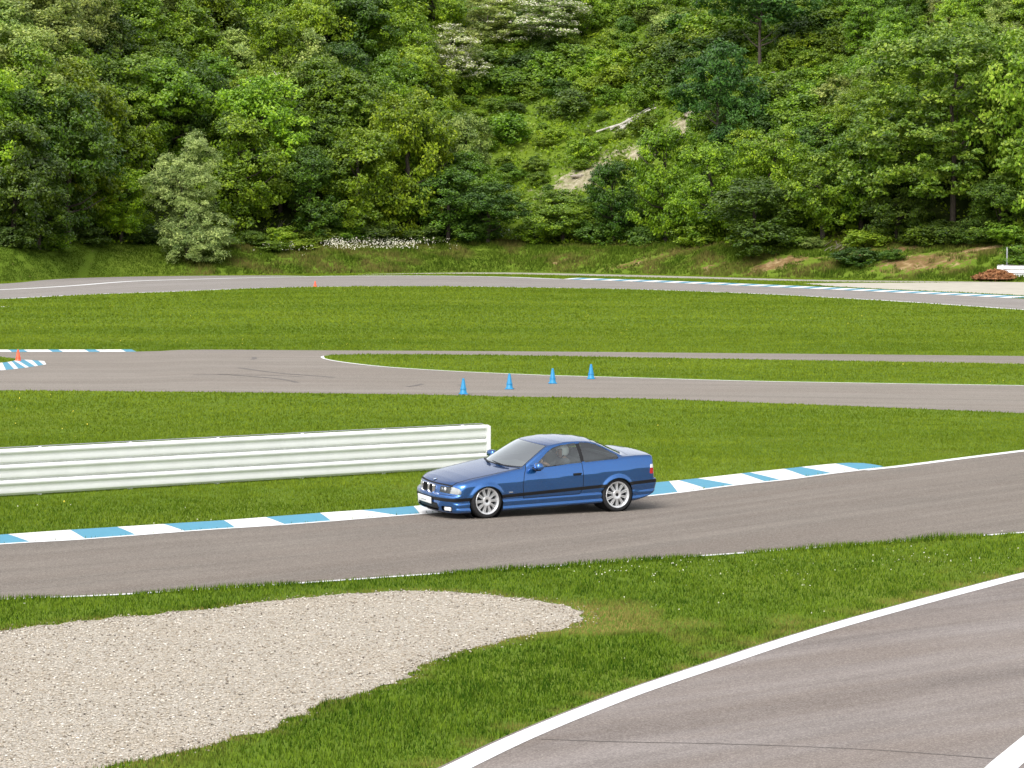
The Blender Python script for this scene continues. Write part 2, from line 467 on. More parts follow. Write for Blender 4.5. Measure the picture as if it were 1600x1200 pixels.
PATH_lo = smooth_line(pts([(560, 429.2), (700, 428.0), (800, 428.6), (1000, 433), (1200, 438.2), (1300, 440.2), (1600, 442.8), (1900, 448)]), 3.)
OFF_up = smooth_line(pts([(-500, 459), (-200, 450), (0, 443.5), (70, 437.6), (130, 434.2), (250, 431.6), (400, 430.4), (480, 430.8)]), 2.)

def sheet(name, outline, z, mat, kind='structure'):
    bm = bmesh.new()
    vs = [bm.verts.new((x, y, z)) for x, y in outline]
    f = bm.faces.new(vs)
    bmesh.ops.triangulate(bm, faces=[f])
    bmesh.ops.recalc_face_normals(bm, faces=bm.faces)
    for f in bm.faces:
        if f.normal.z < 0: f.normal_flip()
    uvl = bm.loops.layers.uv.new('UVMap')
    a = R(42)
    for f in bm.faces:
        for l in f.loops:
            x, y = l.vert.co.x, l.vert.co.y
            l[uvl].uv = (-math.sin(a) * x + math.cos(a) * y, math.cos(a) * x + math.sin(a) * y)
    me = bpy.data.meshes.new(name); bm.to_mesh(me); bm.free(); me.materials.append(mat)
    return tag(link(name, me), kind=kind)

def strip(name, P, Q, z, mat, parent=None, kind='structure', nx=8):
    """a road laid between two edge lines; uv = metres across, metres along"""
    n = max(len(P), len(Q), 8)
    P, Q = resample(P, n), resample(Q, n)
    L = np.r_[0, np.cumsum(np.hypot(*np.diff((P + Q) / 2, axis=0).T))]
    W = np.hypot(*(Q - P).T)
    V, U = [], []
    for j in range(nx + 1):
        f = j / nx
        S = P * (1 - f) + Q * f
        V.append(np.c_[S, np.full(n, z)]); U.append(np.c_[W * f, L])
    V, U = np.vstack(V), np.vstack(U)
    i = np.arange(n - 1)
    F = np.vstack([np.c_[j * n + i, (j + 1) * n + i, (j + 1) * n + i + 1, j * n + i + 1] for j in range(nx)])
    a, b, c = V[F[0, 0]], V[F[0, 1]], V[F[0, 2]]
    if np.cross(b - a, c - a)[2] < 0: F = F[:, ::-1]
    me = mesh_np(name, V, F, [mat], uv=U)
    o = link(name, me, parent)
    if kind: o['kind'] = kind
    return o

def line_along(name, P, w, z, mat, off=0.0, jitter=.0, parent=None, kind='structure'):
    N = normals2(P)
    e0 = P + N * off
    j = (fbm(P[:, 0] * 2, P[:, 1] * 2, 3) - .5)[:, None] * jitter
    return strip(name, e0 + N * j, P + N * (off + w), z, mat, parent, kind, nx=1)

# ground sheet
V = np.array([(-900, -120, 0), (900, -120, 0), (900, 330, 0), (-900, 330, 0)], float)
tag(link('ground', mesh_np('ground', V, [[0, 1, 2, 3]], [M['turf']])), kind='structure')
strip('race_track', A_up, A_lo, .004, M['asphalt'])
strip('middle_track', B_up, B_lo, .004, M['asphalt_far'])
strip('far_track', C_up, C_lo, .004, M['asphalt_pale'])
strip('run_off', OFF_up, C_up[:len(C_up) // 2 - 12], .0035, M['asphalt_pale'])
strip('service_path', PATH_up, PATH_lo, .004, M['concrete'], nx=2)
sheet('sand_trap', SAND, .0045, M['sand'])
sheet('gravel_trap', GRAVEL, .004, M['gravel'])
Dpoly = np.vstack([D_ed, pts([(2300, 850), (2300, 1700), (300, 1700)])])
sheet('near_track', Dpoly, .004, M['asphalt_near'])
# painted lines
line_along('edge_line', D_ed, -.29, .009, M['white_line'], off=-.05)
arc = smooth_line(pts([(1700, 1082), (1640, 1121), (1600, 1150), (1570, 1174), (1538, 1201), (1505, 1236), (1480, 1270)]), .2)
line_along('edge_line', arc, .33, .009, M['white_line'], off=0)
i0 = np.argmin(np.abs(A_up[:, 0] - at(1362, 733)[0]))
line_along('edge_line', A_up[i0 - 1:], -.26, .009, M['white_line'], off=0.02)
line_along('edge_line', A_lo, .13, .009, M['white_line'], off=-.02)
line_along('edge_line', C_up[:np.argmin(np.abs(C_up[:, 0] - at(872, 436)[0])) + 1], -.55, .009, M['white_line'])
line_along('edge_line', C_lo, .35, .009, M['white_line'])
# grass islands on the middle track, with their painted edge
def turf_island(outline):
    n = len(outline)
    z = .03
    bm = bmesh.new()
    top = [bm.verts.new((x, y, z)) for x, y in outline]; bot = [bm.verts.new((x, y, 0)) for x, y in outline]
    f = bm.faces.new(top)
    for i in range(n): bm.faces.new((top[i], top[(i + 1) % n], bot[(i + 1) % n], bot[i]))
    bmesh.ops.triangulate(bm, faces=[f]); bmesh.ops.recalc_face_normals(bm, faces=bm.faces)
    me = bpy.data.meshes.new('grass_island'); bm.to_mesh(me); bm.free(); me.materials.append(M['turf'])
    return tag(link('grass_island', me), kind='structure')
turf_island(ISLE); turf_island(ISLE2)
edge = smooth_line(pts([(1900, 608), (1600, 603), (1200, 596.5), (1000, 591), (870, 587.5), (805, 585), (707, 580.5), (610, 574.4), (550, 568.4), (522, 564.4), (506, 561), (501, 558.6), (503, 556.8), (512, 555.4)]), .6)
line_along('edge_line', edge, -.55, .009, M['white_line'])
tip = np.vstack([ISLE[:2], ISLE[-3:]])
line_along('edge_line', smooth_line(pts([(-40, 480), (0, 479.8), (18, 479.2)]), .5), .5, .009, M['white_line'])
# asphalt seam and tyre marks
line_along('asphalt_seam', smooth_line(pts([(845, 1156), (960, 1160), (1150, 1164), (1350, 1172), (1520, 1184), (1650, 1196)]), .2), .022, .0085, M['seam'], jitter=.02)
for mk in ([(640, 604.5), (652, 603), (664, 600.5)], [(340, 585), (420, 591), (455, 596.5), (460, 598)], [(300, 586), (400, 586.5), (470, 589)], [(712, 601.5), (722, 603)], [(398, 562), (401, 560), (400, 558)], [(370, 575), (430, 583), (520, 590)]):
    line_along('skid_mark', smooth_line(pts(mk), .3), .16, .0085, M['skid'], jitter=.1)

# ------------------------------------------------------------------ kerbs: every painted block is a piece of its own
def project(P, q):
    """arc length along P of the nearest point to q"""
    L = np.r_[0, np.cumsum(np.hypot(*np.diff(P, axis=0).T))]
    return L[np.argmin(np.hypot(*(P - q).T))]
def at_len(P, s):
    L = np.r_[0, np.cumsum(np.hypot(*np.diff(P, axis=0).T))]
    return np.array([np.interp(s, L, P[:, 0]), np.interp(s, L, P[:, 1])])
def kerb_block(parent, P, Q, s0, s1, q0, q1, mat, h, taper=(1, 1), lip=0.):
    n = 5
    V = []
    for k in range(n):
        f = k / (n - 1)
        a = at_len(P, s0 + (s1 - s0) * f); b = at_len(Q, q0 + (q1 - q0) * f)
        hh = h * (taper[0] * (1 - f) + taper[1] * f)
        m = a * .35 + b * .65
        V += [(*a, .006 + lip), (*m, .012 + lip + hh * .8), (*b, .014 + hh), (*b, -.02), (*a, -.02)]
    F = []
    for k in range(n - 1):
        for j in range(5):
            F.append([k * 5 + j, k * 5 + (j + 1) % 5, (k + 1) * 5 + (j + 1) % 5, (k + 1) * 5 + j])
    bm = bmesh.new()
    vs = [bm.verts.new(v) for v in V]
    for f in F: bm.faces.new([vs[i] for i in f])
    bm.faces.new(vs[:5]); bm.faces.new(vs[-5:])
    bmesh.ops.recalc_face_normals(bm, faces=bm.faces)
    me = bpy.data.meshes.new('kerb_block'); bm.to_mesh(me); bm.free(); me.materials.append(mat)
    return link('kerb_block', me, parent)
k1 = tag(empty('kerb', (0, 0, 0)), kind='structure')
KQ = smooth_line(pts([(-300, 858), (0, 838.5), (100, 831.5), (267, 821), (354, 815.5), (420, 810.5), (510, 803.5), (647, 793.5), (850, 774), (1025, 756.5), (1090, 750), (1152, 743), (1220, 735.5), (1302, 727), (1345, 725), (1378, 729.5)]), .3)
KP = A_up + normals2(A_up) * .02
tops = [-130, -62, 20, 100, 192, 267, 354, 420, 510, 562, 647]
tops_y = np.interp(tops, [-300, 0, 100, 267, 354, 420, 510, 647], [858, 838.5, 831.5, 821, 815.5, 810.5, 803.5, 793.5])
bots = [-105, -40, 41, 127, 221, 302, 387, 459, 534, 608, 672]
bots_y = np.interp(bots, [-300, 0, 127, 302, 459, 608, 682], [872, 850, 842.5, 829, 818.5, 806.5, 801])
sb = [project(KP, at(x, y)[:2]) for x, y in zip(bots, bots_y)]
st_ = [project(KQ, at(x, y)[:2]) for x, y in zip(tops, tops_y)]
rb = [(1060, 769), (1107, 763.5), (1147, 758), (1190, 753), (1227, 749), (1262, 744.5), (1298, 740), (1345, 735), (1376, 731.5)]
rt = [(1046, 754.5), (1067, 752.3), (1092, 749.8), (1152, 743), (1175, 740.5), (1220, 735.5), (1247, 732.5), (1302, 727), (1376, 729.3)]
sb2 = [project(KP, at(*p)[:2]) for p in rb]; st2 = [project(KQ, at(*p)[:2]) for p in rt]
fill = np.linspace(0, 1, 7)[1:-1]
sb_all = sb + [sb[-1] + (sb2[0] - sb[-1]) * f for f in fill] + sb2
st_all = st_ + [st_[-1] + (st2[0] - st_[-1]) * f for f in fill] + st2
for i in range(len(sb_all) - 1):
    last = i == len(sb_all) - 2
    b = kerb_block(k1, KP, KQ, sb_all[i] + .004, sb_all[i + 1] - .004, st_all[i] + .004, st_all[i + 1] - .004, M['kerb_blue'] if i % 2 else M['kerb_white'], .022, (1, .3) if last else (1, 1))
i1 = np.argmin(np.abs(A_up[:, 0] - at(1380, 731)[0]))
line_along('edge_line', A_up[:i1], -.13, .0095, M['white_line'], off=-.0)
# far kerb
k2 = tag(empty('kerb', (0, 0, 0)), kind='structure')
f0, f1 = np.argmin(np.abs(C_up[:, 0] - at(872, 436)[0])), np.argmin(np.abs(C_up[:, 0] - at(1592, 467)[0]))
FP = C_up[f0:f1 + 1]
FQ = FP + normals2(FP) * 1.3
LP = np.hypot(*np.diff(FP, axis=0).T).sum(); LQ = np.hypot(*np.diff(FQ, axis=0).T).sum()
edges = [at(872 + i * 32.6 + o, np.interp(872 + i * 32.6 + o, [872, 1000, 1100, 1200, 1400, 1500, 1600], [435.8, 440, 443.8, 448, 457, 461.7, 467]))[:2] for i in range(22) for o in (0, 17.5)]
es = [project(resample(FP, 3000), e) for e in edges] + [LP]
for i in range(len(es) - 1):
    if es[i + 1] - es[i] > .1:
        kerb_block(k2, FP, FQ, es[i] + .01, es[i + 1] - .01, es[i] * LQ / LP + .01, es[i + 1] * LQ / LP - .01, M['kerb_blue'] if i % 2 else M['kerb_white'], .05)
line_along('kerb_edge', FQ, .4, .055, M['kerb_blue'], parent=k2, kind=None)
# kerb at the left of the middle track
k3 = tag(empty('kerb', (0, 0, 0)), kind='structure')
b0 = np.argmin(np.abs(B_up[:, 0] - at(-110, 550)[0])); b1 = np.argmin(np.abs(B_up[:, 0] - at(222, 549.5)[0]))
GP = B_up[b0:b1 + 1]; GQ = GP + normals2(GP) * 1.15
GL = np.hypot(*np.diff(GP, axis=0).T).sum()
gs = [project(resample(GP, 2000), at(x, 550)[:2]) for x in (-98, -75, -38, -15, 19, 43, 82, 98, 139, 156, 197)] + [GL]
for i in range(len(gs) - 1):
    kerb_block(k3, GP, GQ, gs[i] + .01, gs[i + 1] - .01, max(0, gs[i] - .25), max(.1, gs[i + 1] - .25), M['kerb_white'] if i % 2 else M['kerb_blue'], .02)
# striped apron at the tip of the small left island
k4 = tag(empty('kerb', (0, 0, 0)), kind='structure')
HP = smooth_line(pts([(-60, 583), (0, 579), (40, 574.5), (66, 570.5), (79, 568.2)]), .3)
HQ = smooth_line(pts([(-60, 573.5), (-10, 570.2), (15, 567.5), (34, 564.2), (79, 567.4)]), .3)
lp = np.hypot(*np.diff(HP, axis=0).T).sum(); lq = np.hypot(*np.diff(HQ, axis=0).T).sum()
ff = np.linspace(0, 1, 15)
for i in range(14):
    if i % 2 and i > 11: continue
    w = .14 if i % 2 else -.14
    kerb_block(k4, HP, HQ, lp * (ff[i] - w * .07) + .01, lp * (ff[i + 1] + w * .07), lq * ff[i] + .01, lq * ff[i + 1], M['kerb_blue'] if i % 2 else M['kerb_white'], .04)

# ------------------------------------------------------------------ hillside
foot_pp = [(-900, 470), (-500, 456), (-200, 447), (0, 441), (130, 433.4), (250, 430.6), (400, 429), (600, 426.5), (800, 424.8), (1000, 428), (1200, 433.5), (1400, 437), (1600, 440.5), (1800, 445), (2100, 452), (2500, 462)]
foot_w = pts(foot_pp)
def foot_y(X): return np.interp(X, foot_w[:, 0], foot_w[:, 1])
def hill_z(X, Y):
    X = np.asarray(X, float); Y = np.asarray(Y, float)
    s = Y - foot_y(X)
    sb = np.clip(s / 10., 0, 1)
    z = 2.35 * (sb * (1.35 - .35 * sb * sb * 1.0))
    up = np.clip(s - 10, 0, None)
    z = z + .5 * np.minimum(up, 42) + .04 * np.clip(up - 42, 0, None)
    z = z + np.clip(s / 8, 0, 1) * (fbm(X * .09, Y * .09, 21, 4) - .5) * 2.2 * np.clip(s / 18, .12, 1) + np.clip(s / 3, 0, 1) * (fbm(X * .5, Y * .5, 22, 3) - .5) * .35
    return np.where(s < 0, -.06, z - .06 * np.clip(1 - s / 1.5, 0, 1))
def hillpt(px, s):
    Y = 240.
    for _ in range(6):
        X = (px - 800) / FPX * Y
        Y = float(foot_y(X)) + s
    return X, Y, float(hill_z(X, Y))
def scr(x, y, z):
    dy = y * math.cos(PITCH) - (z - HCAM) * math.sin(PITCH); dz = y * math.sin(PITCH) + (z - HCAM) * math.cos(PITCH)
    return 800 + FPX * x / dy, 600 - FPX * dz / dy
xs = np.r_[np.arange(-700, -75, 25), np.arange(-75, 75, .7), np.arange(75, 701, 25)]
ss = np.r_[-1.5, np.arange(0, 60, .7), np.arange(60, 110, 4), np.arange(110, 420, 30)]
GX, GS = np.meshgrid(xs, ss)
GY = foot_y(GX) + GS
GZ = hill_z(GX, GY)
nx_, ns_ = len(xs), len(ss)
I, J = np.meshgrid(np.arange(ns_ - 1), np.arange(nx_ - 1), indexing='ij')
F = np.stack([I * nx_ + J, I * nx_ + J + 1, (I + 1) * nx_ + J + 1, (I + 1) * nx_ + J], -1).reshape(-1, 4)
# bare earth: blobs at places seen on the photograph; woodland floor elsewhere up the slope
bare = np.zeros(GX.shape)
def blob(px, s, rx, ry, a):
    x, y, _ = hillpt(px, s)
    return a * np.exp(-((GX - x) / rx) ** 2 - ((GY - y) / ry) ** 2)
for b in ((1225, 3.2, 2.0, 1.3, .9), (1190, 2.2, 1.5, .8, .6), (1420, 7.6, 1.9, .6, 1.2), (1405, 3.5, 2.4, 1.8, .6), (1475, 4.3, 3.0, 2.0, .62), (1540, 7.5, 1.5, .6, 1.1), (1600, 7.5, 1.3, .6, 1.1), (1330, 5.5, 1.8, 1.3, .55), (1000, 2.6, 3.2, 1.0, .6), (880, 2.5, 2.2, .9, .5), (1110, 2.0, 1.2, .7, .6),
          (905, 19.5, 3.2, 1.9, 1.0), (940, 23, 2.0, 1.6, .42), (1020, 24.5, 2.6, 1.6, .75), (1085, 28.5, 4.2, 1.7, 1.05), (985, 28.8, 2.5, 1.2, .7), (1235, 36, 2.2, 1.6, 1.0), (870, 16, 2.2, 1.5, .35)):
    bare += blob(*b) * (.82 if b[1] > 12 else 1.)
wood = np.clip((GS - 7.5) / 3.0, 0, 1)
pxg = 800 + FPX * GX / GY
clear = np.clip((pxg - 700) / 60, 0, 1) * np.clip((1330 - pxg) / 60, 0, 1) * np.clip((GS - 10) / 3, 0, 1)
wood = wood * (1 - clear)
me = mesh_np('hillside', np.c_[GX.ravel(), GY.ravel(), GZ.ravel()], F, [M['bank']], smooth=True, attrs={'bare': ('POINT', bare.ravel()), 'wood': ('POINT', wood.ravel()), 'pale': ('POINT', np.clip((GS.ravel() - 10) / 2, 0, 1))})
tag(link('hillside', me), kind='structure')

# ------------------------------------------------------------------ armco barrier: three corrugated rails on posts
def guardrail(p0, p1, rows, h, seg, label, cat_end=True, name='guardrail', group=None, z0=0.0):
    p0, p1 = np.array(p0), np.array(p1)
    L = float(np.hypot(*(p1 - p0))); ang = math.atan2(*(p1 - p0)[::-1])
    g = tag(empty(name, (p0[0], p0[1], z0), ang), label, 'crash barrier', group)
    # W profile: (out towards the track = -y, z), one rail
    H = h
    prof = [(-.002, .0), (-.010, .016), (-.052, .036), (-.057, .056), (-.052, .120), (-.046, .186), (-.054, .203), (-.072, .222), (-.076, .252), (-.068, .284), (-.032, .306), (-.002, .31)]
    prof = [(y, z / .31 * H) for y, z in prof]
    n = int(math.ceil(L / seg))
    meshes = {}
    for r in range(rows):
        for k in range(n):
            a, b = L - (k + 1) * seg - .1, L - k * seg
            a = max(a, 0)
            oy = -.004 * (k % 2) - .002 * r
            bm = bmesh.new()
            stops = [0, 1]
            rings = []
            for xx in (a, b):
                front = [bm.verts.new((xx, y + oy, z + r * (H + .004) + .03)) for y, z in prof]
                back = [bm.verts.new((xx, y + oy + .006, z + r * (H + .004) + .03)) for y, z in prof]
                rings.append(front + back[::-1])
            A, B = rings
            m = len(A)
            for i in range(m): bm.faces.new((A[i], A[(i + 1) % m], B[(i + 1) % m], B[i]))
            bm.faces.new(A); bm.faces.new(B)
            bmesh.ops.recalc_face_normals(bm, faces=bm.faces)
            for f in bm.faces: f.smooth = True
            for e in bm.edges:
                if len(e.link_faces) == 2 and e.calc_face_angle(0) > R(55): e.smooth = False
            me = bpy.data.meshes.new('rail_beam'); bm.to_mesh(me); bm.free(); me.materials.append(M['rail'])
            rb_ = link('rail_beam', me, g)
    pm = MB().box((0, .075, (rows * H + .05) / 2), (.06, .13, rows * H + .05), bevel=.006).mesh('post', M['rail'])
    for k in range(int(L / 2) + 1):
        o = link('post', pm, g, (L - .55 - 2 * k, 0, 0))
    return g, L
GR0, GR1 = at(-190, 788.5)[:2], at(757, 731.5)[:2]
grail, GL_ = guardrail(GR0, GR1, 3, .30, 4.0, 'long white three rail crash barrier on the grass behind the near kerb')
mb = MB()
hh = .94
mb.prism([(0, .33), (.0, hh), (.05, hh), (.085, hh - .02), (.10, hh - .05), (.10, .33), (.03, .20), (0, .18)], Matrix.Translation((GL_ + .002, -.045, 0)) @ Matrix.Rotation(R(90), 4, 'X'), .012)
mb.prism([(-.10, .0), (.16, 0), (.16, .03), (-.10, .03)], Matrix.Translation((GL_ + .098, .0, .33)) @ Matrix.Rotation(R(90), 4, 'Z'), hh - .36)
mb.build('end_plate', M['rail'], grail)
mb = MB().box((GL_ / 2, .085, .955), (GL_, .10, .012), bevel=.003)
mb.build('top_channel', M['rail_grey'], grail)

fa, fb = hillpt(1557, 1.6), hillpt(1700, .4)
g2, _ = guardrail(fb[:2], fa[:2], 3, .25, 4.0, 'short white crash barrier far off beside the wood chip heap', z0=fa[2] - .25)
g2.rotation_euler.z += 0
# wood-chip heap at its end
def heap(px, py, rx, ry, h, n):
    c = hillpt(px, py)
    e = empty('wood_chip_heap', tuple(c))
    u = rng.random((n, 2)); r = np.sqrt(u[:, 0]); a = u[:, 1] * 2 * np.pi
    x, y = r * np.cos(a) * rx, r * np.sin(a) * ry
    z = h * (1 - r ** 1.6) * (.75 + .5 * fbm(x * 1.3 + 9, y * 1.3, 3))
    # solid core
    ang = np.linspace(0, 2 * np.pi, 28, endpoint=False)
    V, F = [(0, 0, h * .97)], []
    rad = np.linspace(.15, 1.02, 7)
    for rr in rad:
        for t in ang:
            X, Y = rr * math.cos(t) * rx, rr * math.sin(t) * ry
            V.append((X, Y, max(-.02, h * (1 - rr ** 1.6) * (.75 + .5 * float(fbm(np.array(X * 1.3 + 9), np.array(Y * 1.3), 3))) - .05)))
    for j in range(28): F.append([0, 1 + j, 1 + (j + 1) % 28, 1 + (j + 1) % 28])
    bm = bmesh.new(); vs = [bm.verts.new(v) for v in V]
    for j in range(28): bm.faces.new((vs[0], vs[1 + j], vs[1 + (j + 1) % 28]))
    for k in range(6):
        for j in range(28):
            a_, b_ = 1 + k * 28 + j, 1 + k * 28 + (j + 1) % 28
            bm.faces.new((vs[a_], vs[a_ + 28], vs[b_ + 28], vs[b_]))
    me = bpy.data.meshes.new('heap_core'); bm.to_mesh(me); bm.free(); me.materials.append(M['chips'])
    link('heap_core', me, e)
    V, F = [], []
    C = np.c_[x, y, z]
    d = rng.normal(size=(n, 3)); d[:, 2] *= .4; d /= np.linalg.norm(d, axis=1)[:, None]
    w = np.cross(d, rng.normal(size=(n, 3))); w /= np.linalg.norm(w, axis=1)[:, None]
    l = rng.uniform(.10, .28, n)[:, None]
    V = np.stack([C - d * l + w * .03, C - d * l - w * .03, C + d * l - w * .03, C + d * l + w * .03], 1).reshape(-1, 3)
    F = np.arange(n * 4).reshape(-1, 4)
    o = link('chips', mesh_np('chips', V, F, [M['chips']]), e); o['kind'] = 'stuff'
    return e
tag(heap(1556, .7, 1.55, 1.4, .52, 800), 'reddish brown heap of wood chips at the end of the far white barrier', 'wood chips')
mp = MB().box((0, 0, .8), (.09, .09, 1.6), bevel=.008).box((0, 0, 1.61), (.13, .13, .03), bevel=.004)
px_, py_, pz_ = hillpt(1573, 2.2)
o = mp.build('fence_post', M['rail_grey'], None); o.location = (px_, py_, pz_ - .1)
tag(o, 'slim grey post standing on the far bank behind the wood chips', 'post')

# ------------------------------------------------------------------ cones
def cone_mesh(h, w, name, mat):
    mb = MB()
    mb.lathe([(.0, h), (.035 * w / .3, h), (.04 * w / .3, h - .012), (.135 * w / .3 * .92, .045), (.145 * w / .3 * .96, .03)], n=20)
    return mb.mesh('cone_body', mat)
def base_mesh(w, mat):
    return MB().box((0, 0, .016), (w, w, .03), bevel=.01).mesh('base', mat)
def cone(px, py, h, w, rz, mat, label, group):
    p = at(px, py)
    root = empty('traffic_cone', (p[0], p[1], .004), rz)
    tag(root, label, 'traffic cone', group)
    link('cone_body', cone_mesh(h, w, 'c', mat), root)
    link('base', base_mesh(w, mat), root)
    mb = MB().lathe([(.115 * w / .3, h * .32 + .0), (.118 * w / .3, h * .32), (.105 * w / .3, h * .40), (.10 * w / .3, h * .40)], n=20)
    bl = link('collar', mb.mesh('collar', mat), root)
    return root
for (px, py, lb) in ((724, 616.3, 'leftmost and lowest blue traffic cone of the row on the middle track'), (796, 608.3, 'second blue traffic cone from the left on the middle track'),
                     (863.5, 599.5, 'third blue traffic cone from the left, just below the white island line'), (923.5, 592.3, 'rightmost blue traffic cone, touching the white line of the grass island')):
    cone(px, py, .47, .25, rng.uniform(-.4, .4), M['cone_blue'], lb, 'blue cones across the middle track')
cone(28.5, 565.8, .43, .24, .3, M['cone_red'], 'orange red traffic cone on the tip of the small island at the left', 'orange red cones')
cone(492.5, 448.3, .36, .22, .1, M['cone_red'], 'tiny orange red traffic cone on the inner edge of the far track', 'orange red cones')
# ------------------------------------------------------------------ trees
def crown_mesh(name, lobes, clump_r, n_clump, per, leaf, seed, flowers=0., flat=.55, fill=.12, mats=None, aspect=.6, droop=0.):
    """leaf clumps over the surface of overlapping lobes; every leaf is a small diamond"""
    r = np.random.default_rng(seed)
    L = np.array(lobes, float)
    area = (L[:, 3] * L[:, 4] + L[:, 4] * L[:, 5] + L[:, 3] * L[:, 5])
    pick = r.choice(len(L), n_clump, p=area / area.sum())
    d = r.normal(size=(n_clump, 3)); d[:, 2] += .25
    d /= np.linalg.norm(d, axis=1)[:, None]
    rad = np.where(r.random(n_clump) < fill, r.uniform(.3, .8, n_clump), r.uniform(.82, 1.10, n_clump))
    C = L[pick, :3] + d * L[pick, 3:6] * rad[:, None]
    # drop clumps buried deep inside another lobe
    deep = np.zeros(n_clump, bool)
    for k in range(len(L)):
        deep |= (((C - L[k, :3]) / L[k, 3:6]) ** 2).sum(1) < .45
    keep = ~deep | (r.random(n_clump) < .15)
    C, d = C[keep], d[keep]
    n = len(C)
    cr = clump_r * r.uniform(.55, 1.35, n)
    ct = r.normal(.5, .16, n)
    N = n * per
    ci = np.repeat(np.arange(n), per)
    q = r.normal(size=(N, 3)); q /= np.linalg.norm(q, axis=1)[:, None]
    q *= (r.random(N) ** .45)[:, None]
    q[:, 2] *= flat
    out = d[ci]
    P = C[ci] + q * cr[ci, None] + out * (r.random(N) * .35 * cr[ci])[:, None]
    P[:, 2] -= droop * (q[:, 0] ** 2 + q[:, 1] ** 2) * cr[ci]
    nrm = out * .55 + np.array([0, 0, .75]) + r.normal(size=(N, 3)) * .55 + q * .5
    nrm /= np.linalg.norm(nrm, axis=1)[:, None]
    t = np.cross(nrm, r.normal(size=(N, 3))); t /= np.linalg.norm(t, axis=1)[:, None] + 1e-9
    b = np.cross(nrm, t)
    s = leaf * r.uniform(.6, 1.3, N)[:, None]
    if flowers:
        fl = (r.random(n) < flowers)[ci] & (r.random(N) < .62) & (q[:, 2] > -.15)
        s = np.where(fl[:, None], s * .72, s)
    V = np.stack([P - t * s, P + b * s * aspect - nrm * s * .12, P + t * s, P - b * s * aspect - nrm * s * .12], 1).reshape(-1, 3)
    F = np.arange(N * 4).reshape(-1, 4)
    tint = np.clip(ct[ci] + r.normal(0, .17, N), 0, 1)
    mi = None
    if flowers:
        mi = fl.astype(int)
    me = mesh_np(name, V, F, mats or [M['leaf_mid'], M['flower']], mi, attrs={'tint': ('POINT', np.repeat(tint, 4))})
    return me

def trunk_mesh(name, h, r0, limbs, seed, mat):
    rr = random.Random(seed)
    mb = MB()
    p = [Vector((0, 0, -.4))]
    for k in range(1, 7):
        p.append(Vector((rr.uniform(-.12, .12) * k * .5, rr.uniform(-.12, .12) * k * .5, h * k / 6)))
    mb.tube(p, [r0 * (1.15 - .85 * k / 6) for k in range(7)], 8)
    for k in range(limbs):
        f = rr.uniform(.22, .9)
        i = min(5, int(f * 6))
        a = p[i].lerp(p[i + 1], f * 6 - i)
        th = rr.uniform(0, 2 * math.pi); l = h * rr.uniform(.22, .42)
        e = a + Vector((math.cos(th) * l, math.sin(th) * l, l * rr.uniform(.2, .8)))
        m = a.lerp(e, .5) + Vector((0, 0, -l * .08))
        mb.tube([a, m, e], [r0 * .38, r0 * .24, r0 * .07], 6)
    return mb.mesh(name, mat)

def rand_lobes(seed, h, rad, n, base=.18, top=1.0, lean=0.0):
    r = np.random.default_rng(seed)
    out = [(0, 0, h * .60, rad * .62, rad * .62, h * .36)]
    for k in range(n):
        a = 2 * np.pi * (k + r.random() * .8) / n
        z = r.uniform(base + .10, .86)
        f = math.sin(math.pi * min(1, max(.0, (z - base * .5) / (1.12 - base * .5))) ** .8)
        d = rad * .66 * f
        s = rad * r.uniform(.30, .52)
        out.append((math.cos(a) * d + lean * z, math.sin(a) * d, h * z, s, s, s * r.uniform(.7, 1.05)))
    out.append((r.normal() * .3, r.normal() * .3, h * .9, rad * .34, rad * .34, h * .11))
    return out

CROWN = {}
for i in range(5):
    CROWN['tall%d' % i] = crown_mesh('crown', rand_lobes(40 + i, 10, 3.7, 12, .12), .74, 370, 78, .132, 50 + i)
for i in range(3):
    CROWN['skirt%d' % i] = crown_mesh('crown', rand_lobes(60 + i, 8, 3.5, 12, .02), .70, 370, 78, .130, 70 + i, flat=.6)
for i in range(3):
    CROWN['bloom%d' % i] = crown_mesh('crown', rand_lobes(80 + i, 10, 3.6, 11, .15), .70, 350, 74, .128, 90 + i, flowers=(.75, .22, .8)[i])
for i in range(4):
    lb = rand_lobes(100 + i, 2.0, 1.3, 7, .0)
    CROWN['bush%d' % i] = crown_mesh('foliage', lb, .34, 160, 40, .088, 120 + i, flat=.7)
CROWN['bigleaf'] = crown_mesh('crown', rand_lobes(140, 17, 7.2, 20, .05) + [(-4.6, -1, 8.5, 3, 3, 2.6), (-5.4, 0, 5.5, 2.8, 2.8, 2.4), (-3.4, 0, 12.2, 2.8, 2.6, 2.4), (4.0, -1.5, 6, 3, 3, 2.6)], .92, 950, 76, .165, 141, flat=.38, droop=.35)
CROWN['feather'] = crown_mesh('crown', [(0, 0, 5.6, 1.6, 1.6, 1.2), (-1.9, 0, 4.3, 1.7, 1.4, .9), (1.8, .2, 4.6, 1.9, 1.5, 1.3), (2.2, 0, 2.9, 1.9, 1.4, 1.2), (.4, 0, 7.0, 1.6, 1.5, 1.0), (-.9, 0, 6.2, 1.6, 1.3, .8), (1.2, -.3, 1.6, 1.5, 1.2, .8)], .62, 300, 55, .15, 151, flat=.5, aspect=.4)
CROWN['feather_top'] = crown_mesh('crown', [(0, 0, 6.6, 2.4, 1.6, 1.2), (-2.4, 0, 5.9, 1.8, 1.4, .9), (2.3, .2, 6.3, 1.9, 1.5, 1.0), (.4, 0, 8.0, 2.3, 1.5, 1.0), (-.6, 0, 5.0, 1.6, 1.2, .6)], .62, 240, 55, .15, 152, flat=.5, aspect=.4)
